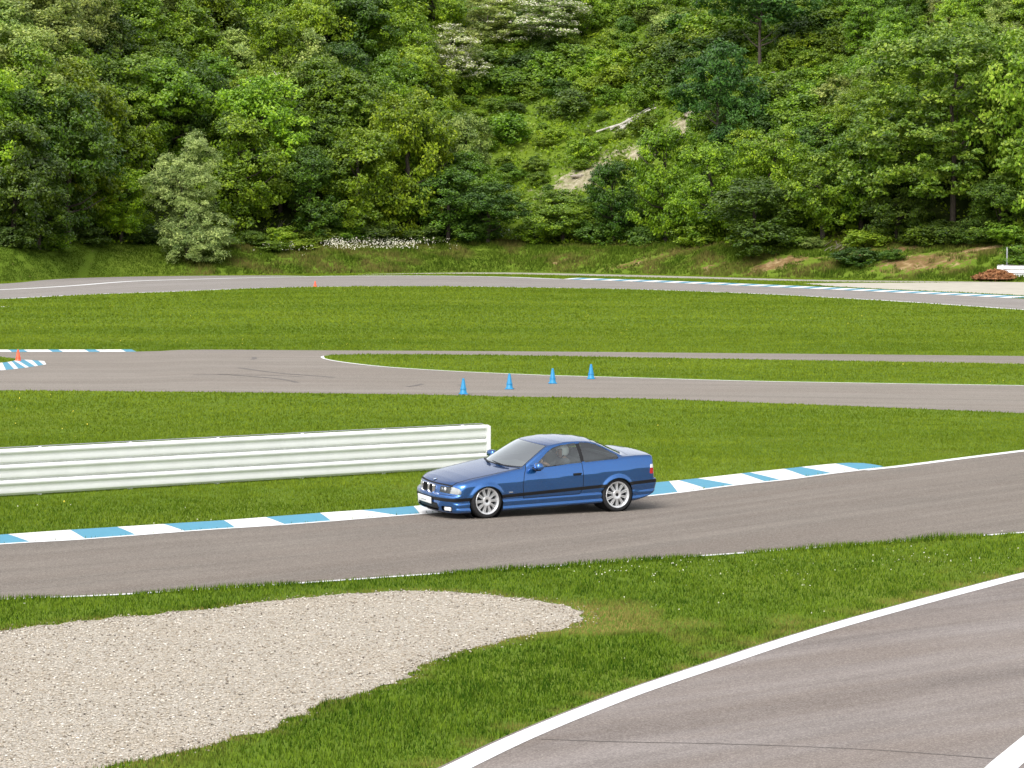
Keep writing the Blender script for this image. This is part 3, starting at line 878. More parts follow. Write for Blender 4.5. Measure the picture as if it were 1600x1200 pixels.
CROWN['willow'] = crown_mesh('crown', [(.6, 0, 9.0, .95, .9, .95), (1.1, 0, 8.1, 1.2, 1.0, .9), (-1.1, 0, 7.6, 1.3, 1.2, .75), (-.2, 0, 7.2, 1.7, 1.4, .9), (-1.6, 0, 6.3, 1.55, 1.3, .9), (.6, 0, 6.2, 1.6, 1.4, 1.0), (-1.3, 0, 5.0, 1.4, 1.2, .8), (.7, 0, 4.8, 1.45, 1.3, .9), (.2, 0, 3.6, 1.3, 1.3, .8), (-.4, 0, 2.6, 1.6, 1.4, .8), (1.7, 0, 2.9, 1.7, 1.4, .85), (.5, -.4, 1.6, 2.2, 1.6, .85), (2.2, 0, 1.9, 1.2, 1.2, .7), (-.3, -.6, .8, 1.6, 1.3, .7), (1.5, -.5, .7, 1.4, 1.2, .6), (.8, 0, 9.8, .5, .5, .6)], .50, 720, 70, .125, 161, flat=.6, aspect=.28, droop=.3)
TRUNK = {'tall': [trunk_mesh('trunk', 7.6, .22, 9, 5 + i, M['bark']) for i in range(3)], 'pale': [trunk_mesh('trunk', 7.6, .16, 9, 15 + i, M['pale_bark']) for i in range(2)],
         'bush': [trunk_mesh('stems', 1.3, .05, 7, 25 + i, M['bark']) for i in range(2)]}
tree_n = {}
def tree(px, s, h, wid, crown, leaf, label, group=None, cat='tree', name='broadleaf_tree', trunk='tall', rot=None, yoff=0., base_h=None, tr_scale=1.0):
    x, y, z = hillpt(px, s) if not isinstance(px, tuple) else px
    root = empty(name, (x, y, z), rng.uniform(0, 6.28) if rot is None else rot)
    tag(root, label, cat, group)
    H0 = {'tall': 10.8, 'skir': 8.6, 'bloo': 10.8, 'bush': 2.2, 'bigl': 18.2, 'feat': 8.2, 'will': 9.9}[crown[:4]]
    W0 = {'tall': 3.9, 'skir': 3.7, 'bloo': 3.8, 'bush': 1.35, 'bigl': 7.6, 'feat': 3.9, 'will': 3.4}[crown[:4]]
    sz, sx = h / H0, wid / W0
    c = link('foliage' if cat == 'bush' else 'crown', CROWN[crown], root)
    c.scale = (sx, sx, sz)
    sl = c.material_slots[0]; sl.link = 'OBJECT'; sl.material = M[leaf]
    if trunk:
        t = TRUNK[trunk][random.randrange(len(TRUNK[trunk]))]
        o = link('stems' if cat == 'bush' else 'trunk', t, root)
        o.scale = ((sx + sz) / 2 * tr_scale,) * 2 + (sz * (.95 if crown[:4] != 'bigl' else 2.0),)
    return root

PXM = lambda d: FPX / d
def by_top(px, s, top_py):
    """height that makes a tree standing at (px, s) reach the picture row top_py"""
    x, y, z = hillpt(px, s)
    return (300 - top_py) / FPX * y + HCAM - z
E = 'trees along the lower edge of the wood'
def edge_tree(px, s, top, wpx, crown, leaf, label, **k):
    x, y, z = hillpt(px, s)
    return tree(px, s, by_top(px, s, top), wpx / 2 / PXM(y), crown, leaf, label, **k)

# single trees that the photograph lets one point at
edge_tree(292, 3.2, 214, 138, 'willow', 'leaf_silver', 'pale silvery green leaning tree standing alone on the bank by the far track', name='silver_tree', trunk='tall', rot=0.0, tr_scale=.6)
edge_tree(22, 10.5, 190, 150, 'skirt0', 'leaf_dark', 'dark green tree at the left edge above the mown slope')
edge_tree(105, 10, 150, 170, 'skirt1', 'leaf_dark', 'large dark tree behind the mown grass, left of the silvery tree')
edge_tree(60, 8.5, 285, 110, 'skirt0', 'leaf_dark', 'low dark tree with branches to the ground at the top of the mown slope')
edge_tree(190, 9.5, 258, 104, 'skirt2', 'leaf_bright', 'small bright green tree just left of the silvery tree')
edge_tree(372, 11, 180, 150, 'skirt0', 'leaf_mid', 'mid green tree directly right of the silvery tree')
edge_tree(408, 14, 110, 150, 'tall4', 'leaf_bright', 'tall bright green tree rising behind the one right of the silvery tree')
edge_tree(486, 10, 235, 120, 'skirt1', 'leaf_dark', 'dark tree over the left end of the white flower strip')
edge_tree(455, 15, 165, 130, 'tall0', 'leaf_mid', 'mid green tree behind the dark one at the left end of the white flowers')
edge_tree(560, 10, 195, 150, 'skirt2', 'leaf_mid', 'bushy mid green tree above the middle of the white flower strip')
edge_tree(640, 10.5, 150, 140, 'skirt1', 'leaf_bright', 'bright yellow green tree above the right end of the white flowers')
edge_tree(700, 9, 262, 120, 'skirt0', 'leaf_dark', 'dark low tree right of the white flower strip')
edge_tree(762, 7.5, 290, 130, 'skirt1', 'leaf_dark', 'dark round bush like tree bulging onto the bank above the car')
edge_tree(728, 12, 232, 110, 'skirt2', 'leaf_mid', 'mid green tree left of the bare patch on the clearing')
edge_tree(880, 9.2, 292, 115, 'skirt2', 'leaf_mid', 'mid green bushy tree under the bare earth patch of the clearing')
edge_tree(958, 9.4, 252, 100, 'skirt0', 'leaf_dark', 'dark bushy tree just right of the bare earth patch')
edge_tree(1040, 9.6, 196, 120, 'skirt0', 'leaf_mid', 'mid green tree below the bleached logs of the clearing')
edge_tree(1110, 9.5, 224, 110, 'skirt0', 'leaf_mid', 'mid green tree in front of the feathery dark tree')
edge_tree(1180, 5.2, 282, 160, 'skirt1', 'leaf_dark', 'round dark tree bulging furthest down the bank towards the far track')
edge_tree(1205, 11, 205, 120, 'skirt1', 'leaf_bright', 'bright green tree standing behind the tree that bulges down the bank')
edge_tree(1285, 9, 232, 130, 'skirt2', 'leaf_mid', 'mid green bushy tree above the twiggy scrub on the bank')
edge_tree(1345, 11, 200, 120, 'skirt2', 'leaf_mid', 'mid green tree left of the very large pale leaved tree')
edge_tree(1488, 12, 14, 320, 'bigleaf', 'leaf_big', 'very large spreading tree with pale green leaves at the right', rot=0.0)
edge_tree(1592, 11.5, 60, 180, 'skirt1', 'leaf_big', 'pale green tree at the right edge beside the very large one')
edge_tree(1400, 9.5, 270, 110, 'skirt0', 'leaf_dark', 'dark low tree under the left side of the very large pale tree')
edge_tree(1560, 9.8, 275, 130, 'skirt1', 'leaf_dark', 'dark low tree under the right side of the very large pale tree')
edge_tree(1120, 22, 66, 150, 'feather', 'leaf_pine', 'dark feathery tree with thin bent trunk in the clearing', name='feathery_tree', trunk='tall', rot=0.0, tr_scale=.5)
edge_tree(1185, 36, -34, 190, 'feather_top', 'leaf_pine', 'dark feathery tree at the top of the picture behind the bent trunk one', name='feathery_tree', trunk='tall', rot=2.6, tr_scale=.6)
edge_tree(705, 33, 30, 110, 'bloom0', 'leaf_pale', 'tree covered in white blossom left of the two at the top centre', name='blossoming_tree', trunk='pale')
edge_tree(765, 40, -20, 120, 'bloom1', 'leaf_pale', 'tree with scattered white blossom between the two whiter ones', name='blossoming_tree', trunk='pale')
edge_tree(850, 41, -18, 150, 'bloom2', 'leaf_pale', 'whitest blossoming tree at the top of the picture above the clearing', name='blossoming_tree', trunk='pale')
edge_tree(70, 27, 55, 150, 'bloom1', 'leaf_pale', 'pale yellow green flowering tree high at the left', name='blossoming_tree', trunk='pale')
edge_tree(12, 36, 0, 150, 'bloom0', 'leaf_pale', 'pale flowering tree in the top left corner', name='blossoming_tree', trunk='pale')
edge_tree(185, 19, 118, 130, 'bloom1', 'leaf_bright', 'bright tree with a few white flowers above the small bright one at the left', name='blossoming_tree', trunk='pale')
edge_tree(260, 22, 120, 110, 'bloom1', 'leaf_mid', 'mid green tree with sparse white flowers above the silvery tree', name='blossoming_tree', trunk='pale')
edge_tree(505, 36, 10, 150, 'bloom1', 'leaf_mid', 'green tree with sparse white flowers high above the flower strip', name='blossoming_tree', trunk='pale')

# the wood that fills the slope: rows of single trees, labelled by tone, row and what they stand above
used = {}
TONES = [('leaf_mid', 'mid green', .45), ('leaf_bright', 'bright green', .25), ('leaf_dark', 'dark green', .22), ('leaf_pale', 'pale green', .08)]
def where(px):
    for lim, w in ((60, 'near the left edge'), (140, 'above the mown slope'), (215, 'left of the silvery tree'), (300, 'above the silvery tree'), (380, 'right of the silvery tree'), (450, 'left of the white flowers'),
                   (520, 'above the first flowers'), (600, 'above the white flower strip'), (680, 'above the last flowers'), (1340, 'left of the clearing'), (1420, 'left of the huge pale tree'), (1500, 'behind the huge pale tree'), (1560, 'right behind the huge tree')):
        if px < lim: return w
    return 'near the right edge'
def row(s):
    return 'at wood edge' if s < 17 else 'low on the slope' if s < 25 else 'halfway up' if s < 34 else 'high up' if s < 43 else 'at the top'
pending = {}
def later(o, px, label): pending.setdefault(label, []).append((px, o))
ORD = {2: ['left one of two', 'right one of two'], 3: ['leftmost of three', 'middle one of three', 'rightmost of three']}
def finish_labels():
    for lb, L in pending.items():
        L.sort(key=lambda t: t[0]); n = len(L)
        num = {4: 'four', 5: 'five', 6: 'six', 7: 'seven', 8: 'eight', 9: 'nine'}.get(n, 'ten')
        nth = ['leftmost', 'second', 'third', 'fourth', 'fifth', 'sixth', 'seventh', 'eighth', 'ninth']
        for k, (_, o) in enumerate(L):
            if n == 1: o['label'] = lb
            elif n <= 3: o['label'] = lb + ', ' + ORD[n][k]
            else: o['label'] = lb + ', ' + ('leftmost of ' + num if k == 0 else 'rightmost of ' + num if k == n - 1 else nth[k] + ' of ' + num + ' from left')
            if len(o['label'].split()) > 16: o['label'] = o['label'].replace(' the ', ' ')
s = 14.0
while s < 51:
    d = float(foot_y(0)) + s
    stepx = 3.7 * PXM(d)
    px = -60 + rng.uniform(0, stepx)
    while px < 1670:
        jx, js = px + rng.normal(0, stepx * .18), s + rng.uniform(-1.6, 1.6)
        px += stepx
        if 745 < jx < 1345 or (690 < jx < 1345 and js > 17): continue                      # the clearing keeps its shrubs only
        if jx > 1345 and js < 19 and abs(jx - 1488) < 110: continue
        if 220 < jx < 360 and js < 15: continue
        if 640 < jx < 745 and 25.5 < js < 40 : continue
        h = rng.uniform(7.0, 11.0)
        if jx > 1300: h *= .85
        if 640 < jx: h *= .8
        k = rng.choice(4, p=[t[2] for t in TONES])
        leaf, tone, _ = TONES[k]
        if jx < 160 and js > 22 and rng.random() < .5: leaf, tone = 'leaf_pale', 'pale green'
        crown = ('tall%d' % rng.integers(5)) if js > 16 else ('skirt%d' % rng.integers(3))
        if js > 18 and 380 < jx < 745 and rng.random() < .10: crown, tone = 'bloom1', 'flowering ' + tone
        lb = '%s tree %s, %s' % (tone, row(js), where(jx))
        gp = 'trees of the wooded hillside'
        o = tree(jx, js, h, h * rng.uniform(.30, .40), crown, leaf, lb, gp, trunk='pale' if rng.random() < .25 else 'tall'); later(o, jx, lb)
    s += 3.9
# shrubs of the clearing
nb = 0
tries = 0
placed = []
while nb < 270 and tries < 6000:
    tries += 1
    px, s = rng.uniform(690, 1420), 11 + 38 * rng.random() ** .8
    if px > 1330 and s < 22: continue
    sx, sy = scr(*hillpt(px, s))
    bareish = any(abs(px - bx) < bw and abs(s - bs) < bd for bx, bs, bw, bd in ((905, 19.5, 55, 2.2), (945, 23, 40, 2.), (1020, 24.5, 50, 2.2), (1085, 28.5, 75, 2.), (985, 28.8, 45, 1.6), (1235, 36, 34, 2.)))
    if bareish and rng.random() < .6: continue
    low = 12 < s < 31 and 715 < px < 1090 and rng.random() < .88      # the open lower part keeps low scrub
    h = rng.uniform(.5, 1.1) if low else rng.uniform(1.4, 3.0)
    w = h * rng.uniform(.75, 1.05) if low else h * rng.uniform(.6, .85)
    if any((px - p) ** 2 / 460. + (s - q) ** 2 * 2.4 < (2.0 if low else 3.2) for p, q in placed): continue
    placed.append((px, s))
    k = rng.choice(4, p=[.42, .36, .16, .06]); leaf, tone, _ = TONES[k]
    for lim, zone in ((800, 'left in the clearing'), (860, 'left of the bare patch'), (930, 'around the bare patch'), (1000, 'near the fallen branches'), (1070, 'left of the feathery tree'), (1130, 'by the feathery tree'), (1200, 'right of the feathery tree'), (1270, 'near the high deadwood'), (1340, 'right in the clearing'), (9999, 'above the huge pale tree')):
        if px < lim: break
    size = 'low' if low else 'tall' if h > 2.2 else 'rounded'
    rw = 'low down' if s < 20 else 'midway' if s < 30 else 'high up' if s < 40 else 'at the top'
    lb = '%s %s shrub %s %s' % (size, tone, rw, zone)
    o = tree(px, s, h, w, 'bush%d' % rng.integers(4), leaf, lb, 'shrubs of the hillside clearing', cat='bush', name='shrub', trunk='bush')
    later(o, px, lb)
    nb += 1
finish_labels()
# shrubs hugging the edge of the wood
for px, s, h, w, leaf, lb in ((440, 8.2, 1.4, 1.5, 'leaf_bright', 'low bright shrub left of the white flower strip'), (395, 7.4, 1.1, 1.3, 'leaf_mid', 'low mid green shrub between the silvery tree and the flowers'),
                              (350, 6.5, .9, 1.0, 'leaf_mid', 'small shrub at the right foot of the silvery tree'), (665, 8.2, 1.5, 1.4, 'leaf_dark', 'dark shrub at the right end of the white flower strip'),
                              (1350, 7.6, 1.3, 1.6, 'leaf_bright', 'bright scrub beside the twiggy heap on the right bank'), (1395, 3.8, .8, .8, 'leaf_dark', 'small dark shrub on the bare earth of the right bank'), (1340, 3.4, 1.2, 1.7, 'leaf_dark', 'dark scrub at the left of the bare earth on the right bank'),
                              (1592, 3.2, 1.5, 1.2, 'leaf_mid', 'shrub behind the grey post at the right edge'), (1268, 6.9, .8, .9, 'leaf_pale', 'small pale yellowish shrub left of the twiggy scrub'), (835, 8.6, 1.6, 1.5, 'leaf_bright', 'bright shrub at the wood edge above the car roof'),
                              (500, 8.6, 1.3, 1.5, 'leaf_mid', 'mid green shrub behind the left end of the white flowers'), (1010, 8.2, 1.5, 1.4, 'leaf_dark', 'dark shrub at the wood edge below the bleached logs'), (1440, 8.6, 1.4, 1.6, 'leaf_mid', 'mid green shrub under the very large pale tree'), (1520, 8.4, 1.2, 1.4, 'leaf_dark', 'dark shrub under the very large pale tree'),
                              (20, 8.4, 1.4, 1.5, 'leaf_dark', 'dark shrub at the wood edge in the left corner'), (470, 6.4, .8, 1.3, 'leaf_bright', 'low bright green clump on the bank left of the white flowers'), (425, 5.6, .7, 1.2, 'leaf_mid', 'low clump on the bank right of the silvery tree'),
                              (590, 8.6, 1.7, 1.7, 'leaf_dark', 'dark shrub behind the middle of the white flower strip'), (545, 9.0, 1.6, 1.6, 'leaf_mid', 'mid green shrub behind the white flower strip'), (1090, 8.2, 1.6, 1.6, 'leaf_mid', 'mid green shrub left of the tree that bulges down the bank'), (930, 8.6, 1.6, 1.6, 'leaf_dark', 'dark shrub at the wood edge under the bare earth patch'),
                              (1240, 7.4, 1.5, 1.6, 'leaf_mid', 'mid green shrub right of the tree that bulges down the bank'), (1475, 9.2, 1.8, 1.8, 'leaf_dark', 'dark shrub hiding the foot of the very large pale tree'), (1568, 8.6, 1.6, 1.6, 'leaf_mid', 'mid green shrub at the wood edge above the wood chips'), (75, 8.6, 1.5, 1.6, 'leaf_mid', 'mid green shrub at the wood edge near the left corner'), (225, 8.8, 1.5, 1.6, 'leaf_dark', 'dark shrub in the shade just left of the silvery tree'), (140, 8.4, 1.3, 1.6, 'leaf_dark', 'dark shrub at the wood edge behind the mown slope')):
    tree(px, s, h, w, 'bush%d' % rng.integers(4), leaf, lb, cat='bush', name='shrub', trunk='bush')

# deadwood, rock and brushwood on the slope
def logs(px, s, n, ln, rad, spread, az, label, name='fallen_branches', cat='deadwood', mat='deadwood'):
    x, y, z = hillpt(px, s)
    e = empty(name, (x, y, z)); tag(e, label, cat)
    for k in range(n):
        a = az + rng.normal(0, .22); l = ln * rng.uniform(.55, 1.1)
        ox, oy = rng.normal(0, spread, 2)
        P = []
        for f in (-.5, -.2, .15, .5):
            X, Y = ox + math.cos(a) * l * f, oy + math.sin(a) * l * f * .6 + rng.normal(0, .06)
            P.append((X, Y, float(hill_z(x + X, y + Y)) - z + .16 + rng.uniform(0, .18)))
        rr_ = rad * rng.uniform(.3, .8)
        MB().tube(P, [rr_, rr_ * .9, rr_ * .7, rr_ * .35], 7).build('branch', M[mat], e)
logs(990, 29.3, 8, 3.2, .14, .55, .35, 'bleached fallen branches lying left in the clearing')
logs(1122, 31, 6, 2.4, .16, .45, .5, 'bleached fallen wood behind the bent trunk of the feathery tree')
logs(1238, 37, 7, 2.4, .13, .5, .7, 'bleached fallen branches high at the right of the clearing')
logs(1310, 7.0, 22, 2.0, .035, .7, 1.2, 'grey brown twiggy brushwood heap on the right bank', 'brushwood_heap', 'brushwood', 'pale_bark')
logs(440, 11.5, 7, 3.2, .05, .5, 1.4, 'bare dead branches in the dark gap above the left end of the flowers', 'dead_branches', 'deadwood', 'pale_bark')
def rock(px, s, rx, ry, rz, label, seed):
    x, y, z = hillpt(px, s)
    bm = bmesh.new(); bmesh.ops.create_icosphere(bm, subdivisions=3, radius=1)
    rr = np.random.default_rng(seed); ax = rr.normal(size=(14, 3)); ax /= np.linalg.norm(ax, axis=1)[:, None]; off = rr.uniform(.62, .95, 14)
    for v in bm.verts:
        c = np.array(v.co); k = (ax @ c) - off
        for a, q in zip(ax, k):
            if q > 0: c = c - a * q * .9
        v.co = Vector((c[0] * rx, c[1] * ry, c[2] * rz))
    me = bpy.data.meshes.new('rock'); bm.to_mesh(me); bm.free(); me.materials.append(M['rock'])
    tag(link('rock', me, None, (x, y, z)), label, 'rock')
rock(1085, 29.4, 1.1, .7, .32, 'pale flat rock left of the bent trunk in the clearing', 1)
rock(1100, 31.0, .9, .6, .4, 'pale rock behind the bent trunk in the clearing', 2)
rock(1022, 25, .8, .6, .35, 'grey brown rock on the lower middle of the clearing', 3)
rock(905, 20, .8, .5, .2, 'dark rock on the bare patch above the wood edge', 4)

# ------------------------------------------------------------------ ground plants
def diamonds(name, P, size, mat, tint=None, up=.6, seed=1, aspect=.6):
    r = np.random.default_rng(seed)
    N = len(P)
    n = r.normal(size=(N, 3)) * .6 + np.array([0, -.25, up]); n /= np.linalg.norm(n, axis=1)[:, None]
    t = np.cross(n, r.normal(size=(N, 3))); t /= np.linalg.norm(t, axis=1)[:, None]
    b = np.cross(n, t); s = (size * r.uniform(.6, 1.3, N))[:, None]
    V = np.stack([P - t * s, P + b * s * aspect, P + t * s, P - b * s * aspect], 1).reshape(-1, 3)
    tt = np.repeat(np.clip(r.normal(.5, .25, N), 0, 1) if tint is None else tint, 4)
    return mesh_np(name, V, np.arange(N * 4).reshape(-1, 4), [mat], attrs={'tint': ('POINT', tt)})
# scrub layer on the clearing and beneath the wood
n = 90000
px = rng.uniform(-40, 1640, n); s = 8.3 + 42 * rng.random(n)
Y = np.full(n, 240.)
for _ in range(5): X = (px - 800) / FPX * Y; Y = foot_y(X) + s
bz = np.zeros(n)
for bx, bs, brx, bry, a in ((905, 19.5, 3.2, 1.9, 1.0), (940, 23, 2.0, 1.6, .42), (1020, 24.5, 2.6, 1.6, .75), (1085, 28.5, 4.2, 1.7, 1.05), (985, 28.8, 2.5, 1.2, .7), (1235, 36, 2.2, 1.6, 1.0), (870, 16, 2.2, 1.5, .35)):
    x0, y0, _ = hillpt(bx, bs); bz += .82 * a * np.exp(-((X - x0) / brx) ** 2 - ((Y - y0) / bry) ** 2)
keep = (bz + (fbm(X * 1.5, Y * 1.5, 31, 5) - .5) * 2.2 < .42) & (((px > 690) & (px < 1400)) | (rng.random(n) < .35))
X, Y = X[keep], Y[keep]
hh_ = .10 + .55 * np.clip(fbm(X * .7, Y * .7, 33) - .25, 0, 1) * rng.random(len(X)) * 1.6
P = np.c_[X, Y, hill_z(X, Y) + hh_]
tint = np.clip(fbm(X * .35, Y * .35, 41) * 1.1 - .05 + rng.normal(0, .15, len(X)), 0, 1)
tag(link('ground_cover', diamonds('ground_cover', P, .15, M['leaf_bright'], tint, seed=5)), kind='stuff')
# white flowers of the bank
def flower_patch(n, px0, px1, s0, s1, size, seed, mat, hmin, hmax, dens):
    r = np.random.default_rng(seed)
    px = r.uniform(px0, px1, n); s = r.uniform(s0, s1, n)
    Y = np.full(n, 235.)
    for _ in range(5): X = (px - 800) / FPX * Y; Y = foot_y(X) + s
    k = fbm(X * .8, Y * .8, seed) > dens
    X, Y = X[k], Y[k]
    return np.c_[X, Y, hill_z(X, Y) + r.uniform(hmin, hmax, len(X))]
fp = np.vstack([flower_patch(1300, 515, 655, 4.9, 7.7, .07, 3, None, .25, .7, .50), flower_patch(240, 640, 715, 5.0, 7.4, .07, 4, None, .3, .7, .5), flower_patch(420, 410, 525, 4.4, 6.6, .06, 6, None, .3, .7, .58), flower_patch(120, 350, 480, 3.0, 6, .06, 7, None, .2, .6, .62)])
tag(link('white_wildflowers', diamonds('white_wildflowers', fp, .055, M['flower'], up=.3, seed=8)), kind='stuff')

# ------------------------------------------------------------------ grass
POLY_A = np.vstack([A_up, A_lo[::-1]]); POLY_B = np.vstack([B_up, B_lo[::-1]]); POLY_C = np.vstack([C_up, C_lo[::-1]])
POLY_K1 = np.vstack([KQ, KP[::-1]]); POLY_K2 = np.vstack([FQ, FP[::-1]]); POLY_K3 = np.vstack([GQ, GP[::-1]]); POLY_K4 = np.vstack([HP, HQ[::-1]])
POLY_OFF = np.vstack([OFF_up, C_up[:len(C_up) // 2][::-1]]); POLY_PATH = np.vstack([PATH_up, PATH_lo[::-1]])
def on_lawn(P):
    bad = inpoly(P, POLY_A) | inpoly(P, Dpoly) | inpoly(P, GRAVEL) | inpoly(P, POLY_C) | inpoly(P, POLY_K1) | inpoly(P, POLY_K2) | inpoly(P, POLY_K3) | inpoly(P, POLY_K4) | inpoly(P, SAND) | inpoly(P, POLY_OFF) | inpoly(P, POLY_PATH)
    bad |= inpoly(P, POLY_B) & ~inpoly(P, ISLE) & ~inpoly(P, ISLE2)
    return ~bad
def blades(P, h, w, seed, dry=None, z=None, lean=.45):
    r = np.random.default_rng(seed)
    n = len(P)
    a = r.uniform(0, 2 * np.pi, n); hh = h * r.uniform(.45, 1.25, n)
    dx, dy = np.cos(a) * w / 2, np.sin(a) * w / 2
    b = r.uniform(0, 2 * np.pi, n); l = hh * lean * r.uniform(.1, 1.3, n)
    z = np.zeros(n) if z is None else z
    V = np.stack([np.c_[P[:, 0] - dx, P[:, 1] - dy, z - .004], np.c_[P[:, 0] + dx, P[:, 1] + dy, z - .004], np.c_[P[:, 0] + np.cos(b) * l, P[:, 1] + np.sin(b) * l, z + hh]], 1).reshape(-1, 3)
    return V, np.repeat(r.random(n), 3), np.repeat(np.zeros(n) if dry is None else dry, 3)
def rand_ground(n, d0, d1, margin=1.12):
    d = np.sqrt(rng.uniform(d0 ** 2, d1 ** 2, n))
    return np.c_[rng.uniform(-1, 1, n) * d * .16 * margin, d]
def lawn(d0, d1, dens, h, w, seed, fin=0., fout=0.):
    area = .16 * 1.12 * (d1 ** 2 - d0 ** 2)
    P = rand_ground(int(area * dens), d0, d1)
    P = P[on_lawn(P)]
    P = P[P[:, 1] < foot_y(P[:, 0]) + .5]
    if fin: P = P[rng.random(len(P)) < (P[:, 1] - d0) / fin]
    if fout: P = P[rng.random(len(P)) < (d1 - P[:, 1]) / fout]
    cl = fbm(P[:, 0] * 2.2, P[:, 1] * 1.4, seed)
    P, cl = P[rng.random(len(P)) < .35 + cl * 1.1], None
    hv = h * (.55 + .9 * fbm(P[:, 0] * 1.4, P[:, 1] * .9, seed + 3))
    # worn, yellowish turf beside the tarmac lines and the gravel
    dry = np.zeros(len(P))
    if d0 < 60:
        near = np.full(len(P), 9.)
        for L in (D_ed, GRAVEL):
            for i in range(0, len(L), 3): near = np.minimum(near, np.hypot(P[:, 0] - L[i, 0], P[:, 1] - L[i, 1]))
        dry = np.exp(-near / .35) * .7 + .9 * np.clip(fbm(P[:, 0] * .45, P[:, 1] * .25, 78, 4) - .52, 0, .4)
        c = at(1130, 965); dry += 1.5 * np.clip(fbm(P[:, 0] * 1.3, P[:, 1] * .55, 77, 5) - .36, 0, .5) * np.exp(-((P[:, 0] - c[0]) / 2.1) ** 2 - ((P[:, 1] - c[1]) / 3.2) ** 2)
        c = at(930, 982); dry += .7 * np.exp(-((P[:, 0] - c[0]) / .7) ** 2 - ((P[:, 1] - c[1]) / .7) ** 2)
        c = at(790, 712); dry += .5 * np.exp(-((P[:, 0] - c[0]) / 1.2) ** 2 - ((P[:, 1] - c[1]) / .8) ** 2)
        hv = hv * (1 - .45 * np.clip(dry, 0, 1))
    z = np.where(inpoly(P, ISLE) | inpoly(P, ISLE2), .03, 0.)
    return blades(P, hv, w, seed, dry, z)
def fringe(L, side, n, h, w, seed, thr):
    r = np.random.default_rng(seed)
    k = r.integers(0, len(L) - 1, n); f = r.random(n)[:, None]
    P = L[k] * (1 - f) + L[k + 1] * f + normals2(L)[k] * (side * np.abs(r.normal(0, .16, n)) + .03)[:, None]
    g = fbm(P[:, 0] * .55, P[:, 1] * .55, seed); P, g = P[g > thr], g[g > thr]
    return blades(P, h * (.5 + 1.6 * (g - thr)), w, seed)
vis = A_lo[np.abs(A_lo[:, 0]) < A_lo[:, 1] * .18]
parts = [lawn(31, 62, 1050, .060, .016, 301, 0, 22), fringe(vis, -1, 8000, .13, .018, 311, .47), fringe(GRAVEL[(GRAVEL[:, 1] > 31)], 1, 5000, .10, .016, 312, .5)]
V = np.vstack([p[0] for p in parts]); T = np.concatenate([p[1] for p in parts]); D = np.concatenate([p[2] for p in parts])
tag(link('grass', mesh_np('grass', V, np.arange(len(V)).reshape(-1, 3), [M['blade']], attrs={'tint': ('POINT', T), 'dry': ('POINT', D)})), kind='stuff')
parts = [lawn(44, 90, 520, .045, .019, 302, 18, 16), lawn(74, 145, 150, .055, .036, 303, 16, 20), lawn(125, 232, 45, .065, .07, 304, 20)]
V = np.vstack([p[0] for p in parts]); T = np.concatenate([p[1] for p in parts]); D = np.concatenate([p[2] for p in parts])
tag(link('grass', mesh_np('grass', V, np.arange(len(V)).reshape(-1, 3), [M['blade_far']], attrs={'tint': ('POINT', T), 'dry': ('POINT', D)})), kind='stuff')
# rough grass of the bank
n = 110000
px = rng.uniform(-60, 1660, n); s = rng.uniform(.1, 10.5, n); Y = np.full(n, 235.)
for _ in range(5): X = (px - 800) / FPX * Y; Y = foot_y(X) + s
bb = np.zeros(n)
for bx, bs, brx, bry, a in ((1225, 3.2, 2.0, 1.3, .9), (1190, 2.2, 1.5, .8, .6), (1420, 7.6, 1.9, .6, 1.2), (1405, 3.5, 2.4, 1.8, .6), (1475, 4.3, 3.0, 2.0, .62), (1540, 7.5, 1.5, .6, 1.1), (1600, 7.5, 1.3, .6, 1.1), (1330, 5.5, 1.8, 1.3, .55), (1000, 2.6, 3.2, 1.0, .6), (880, 2.5, 2.2, .9, .5), (1110, 2.0, 1.2, .7, .6)):
    x0, y0, _ = hillpt(bx, bs); bb += a * np.exp(-((X - x0) / brx) ** 2 - ((Y - y0) / bry) ** 2)
k = bb + (fbm(X * 1.6, Y * 1.6, 51, 5) - .5) * 2.2 < .42
X, Y, pxk, sk = X[k], Y[k], px[k], s[k]
rough = np.clip((pxk - 200) / 120, 0, 1)
h = (.09 + .30 * rough * fbm(X * .8, Y * .8, 52) ** 1.6 * 1.5)
V, T, D = blades(np.c_[X, Y], h, .07, 305, np.clip(fbm(X * .5, Y * .5, 53) - .2, 0, 1) * 1.0 * rough, hill_z(X, Y))
tag(link('bank_grass', mesh_np('bank_grass', V, np.arange(len(V)).reshape(-1, 3), [M['blade_bank']], attrs={'tint': ('POINT', T), 'dry': ('POINT', D)})), kind='stuff')
# daisies and dandelions
P = rand_ground(6000, 40, 60); P = P[on_lawn(P)]
P = P[(fbm(P[:, 0] * .7, P[:, 1] * .7, 61) > .60)]
c = [at(1010, 893), at(1190, 893), at(1440, 880), at(1490, 875), at(960, 895), at(1100, 880)]
Q = np.vstack([np.c_[rng.normal(a[0], .7, 28), rng.normal(a[1], .8, 28)] for a in c]); Q = Q[on_lawn(Q)]
P = np.vstack([P[rng.random(len(P)) < .12], Q])
tag(link('daisies', diamonds('daisies', np.c_[P, rng.uniform(.05, .08, len(P))], .010, M['flower'], up=.5, seed=62, aspect=.9)), kind='stuff')
P = rand_ground(9000, 60, 210); P = P[on_lawn(P)]; P = P[(fbm(P[:, 0] * .25, P[:, 1] * .12, 63) > .55)]
P = P[P[:, 1] < foot_y(P[:, 0])][::9]
tag(link('dandelions', diamonds('dandelions', np.c_[P, rng.uniform(.06, .10, len(P))], .018, M['yellow'], up=.4, seed=64, aspect=.9)), kind='stuff')
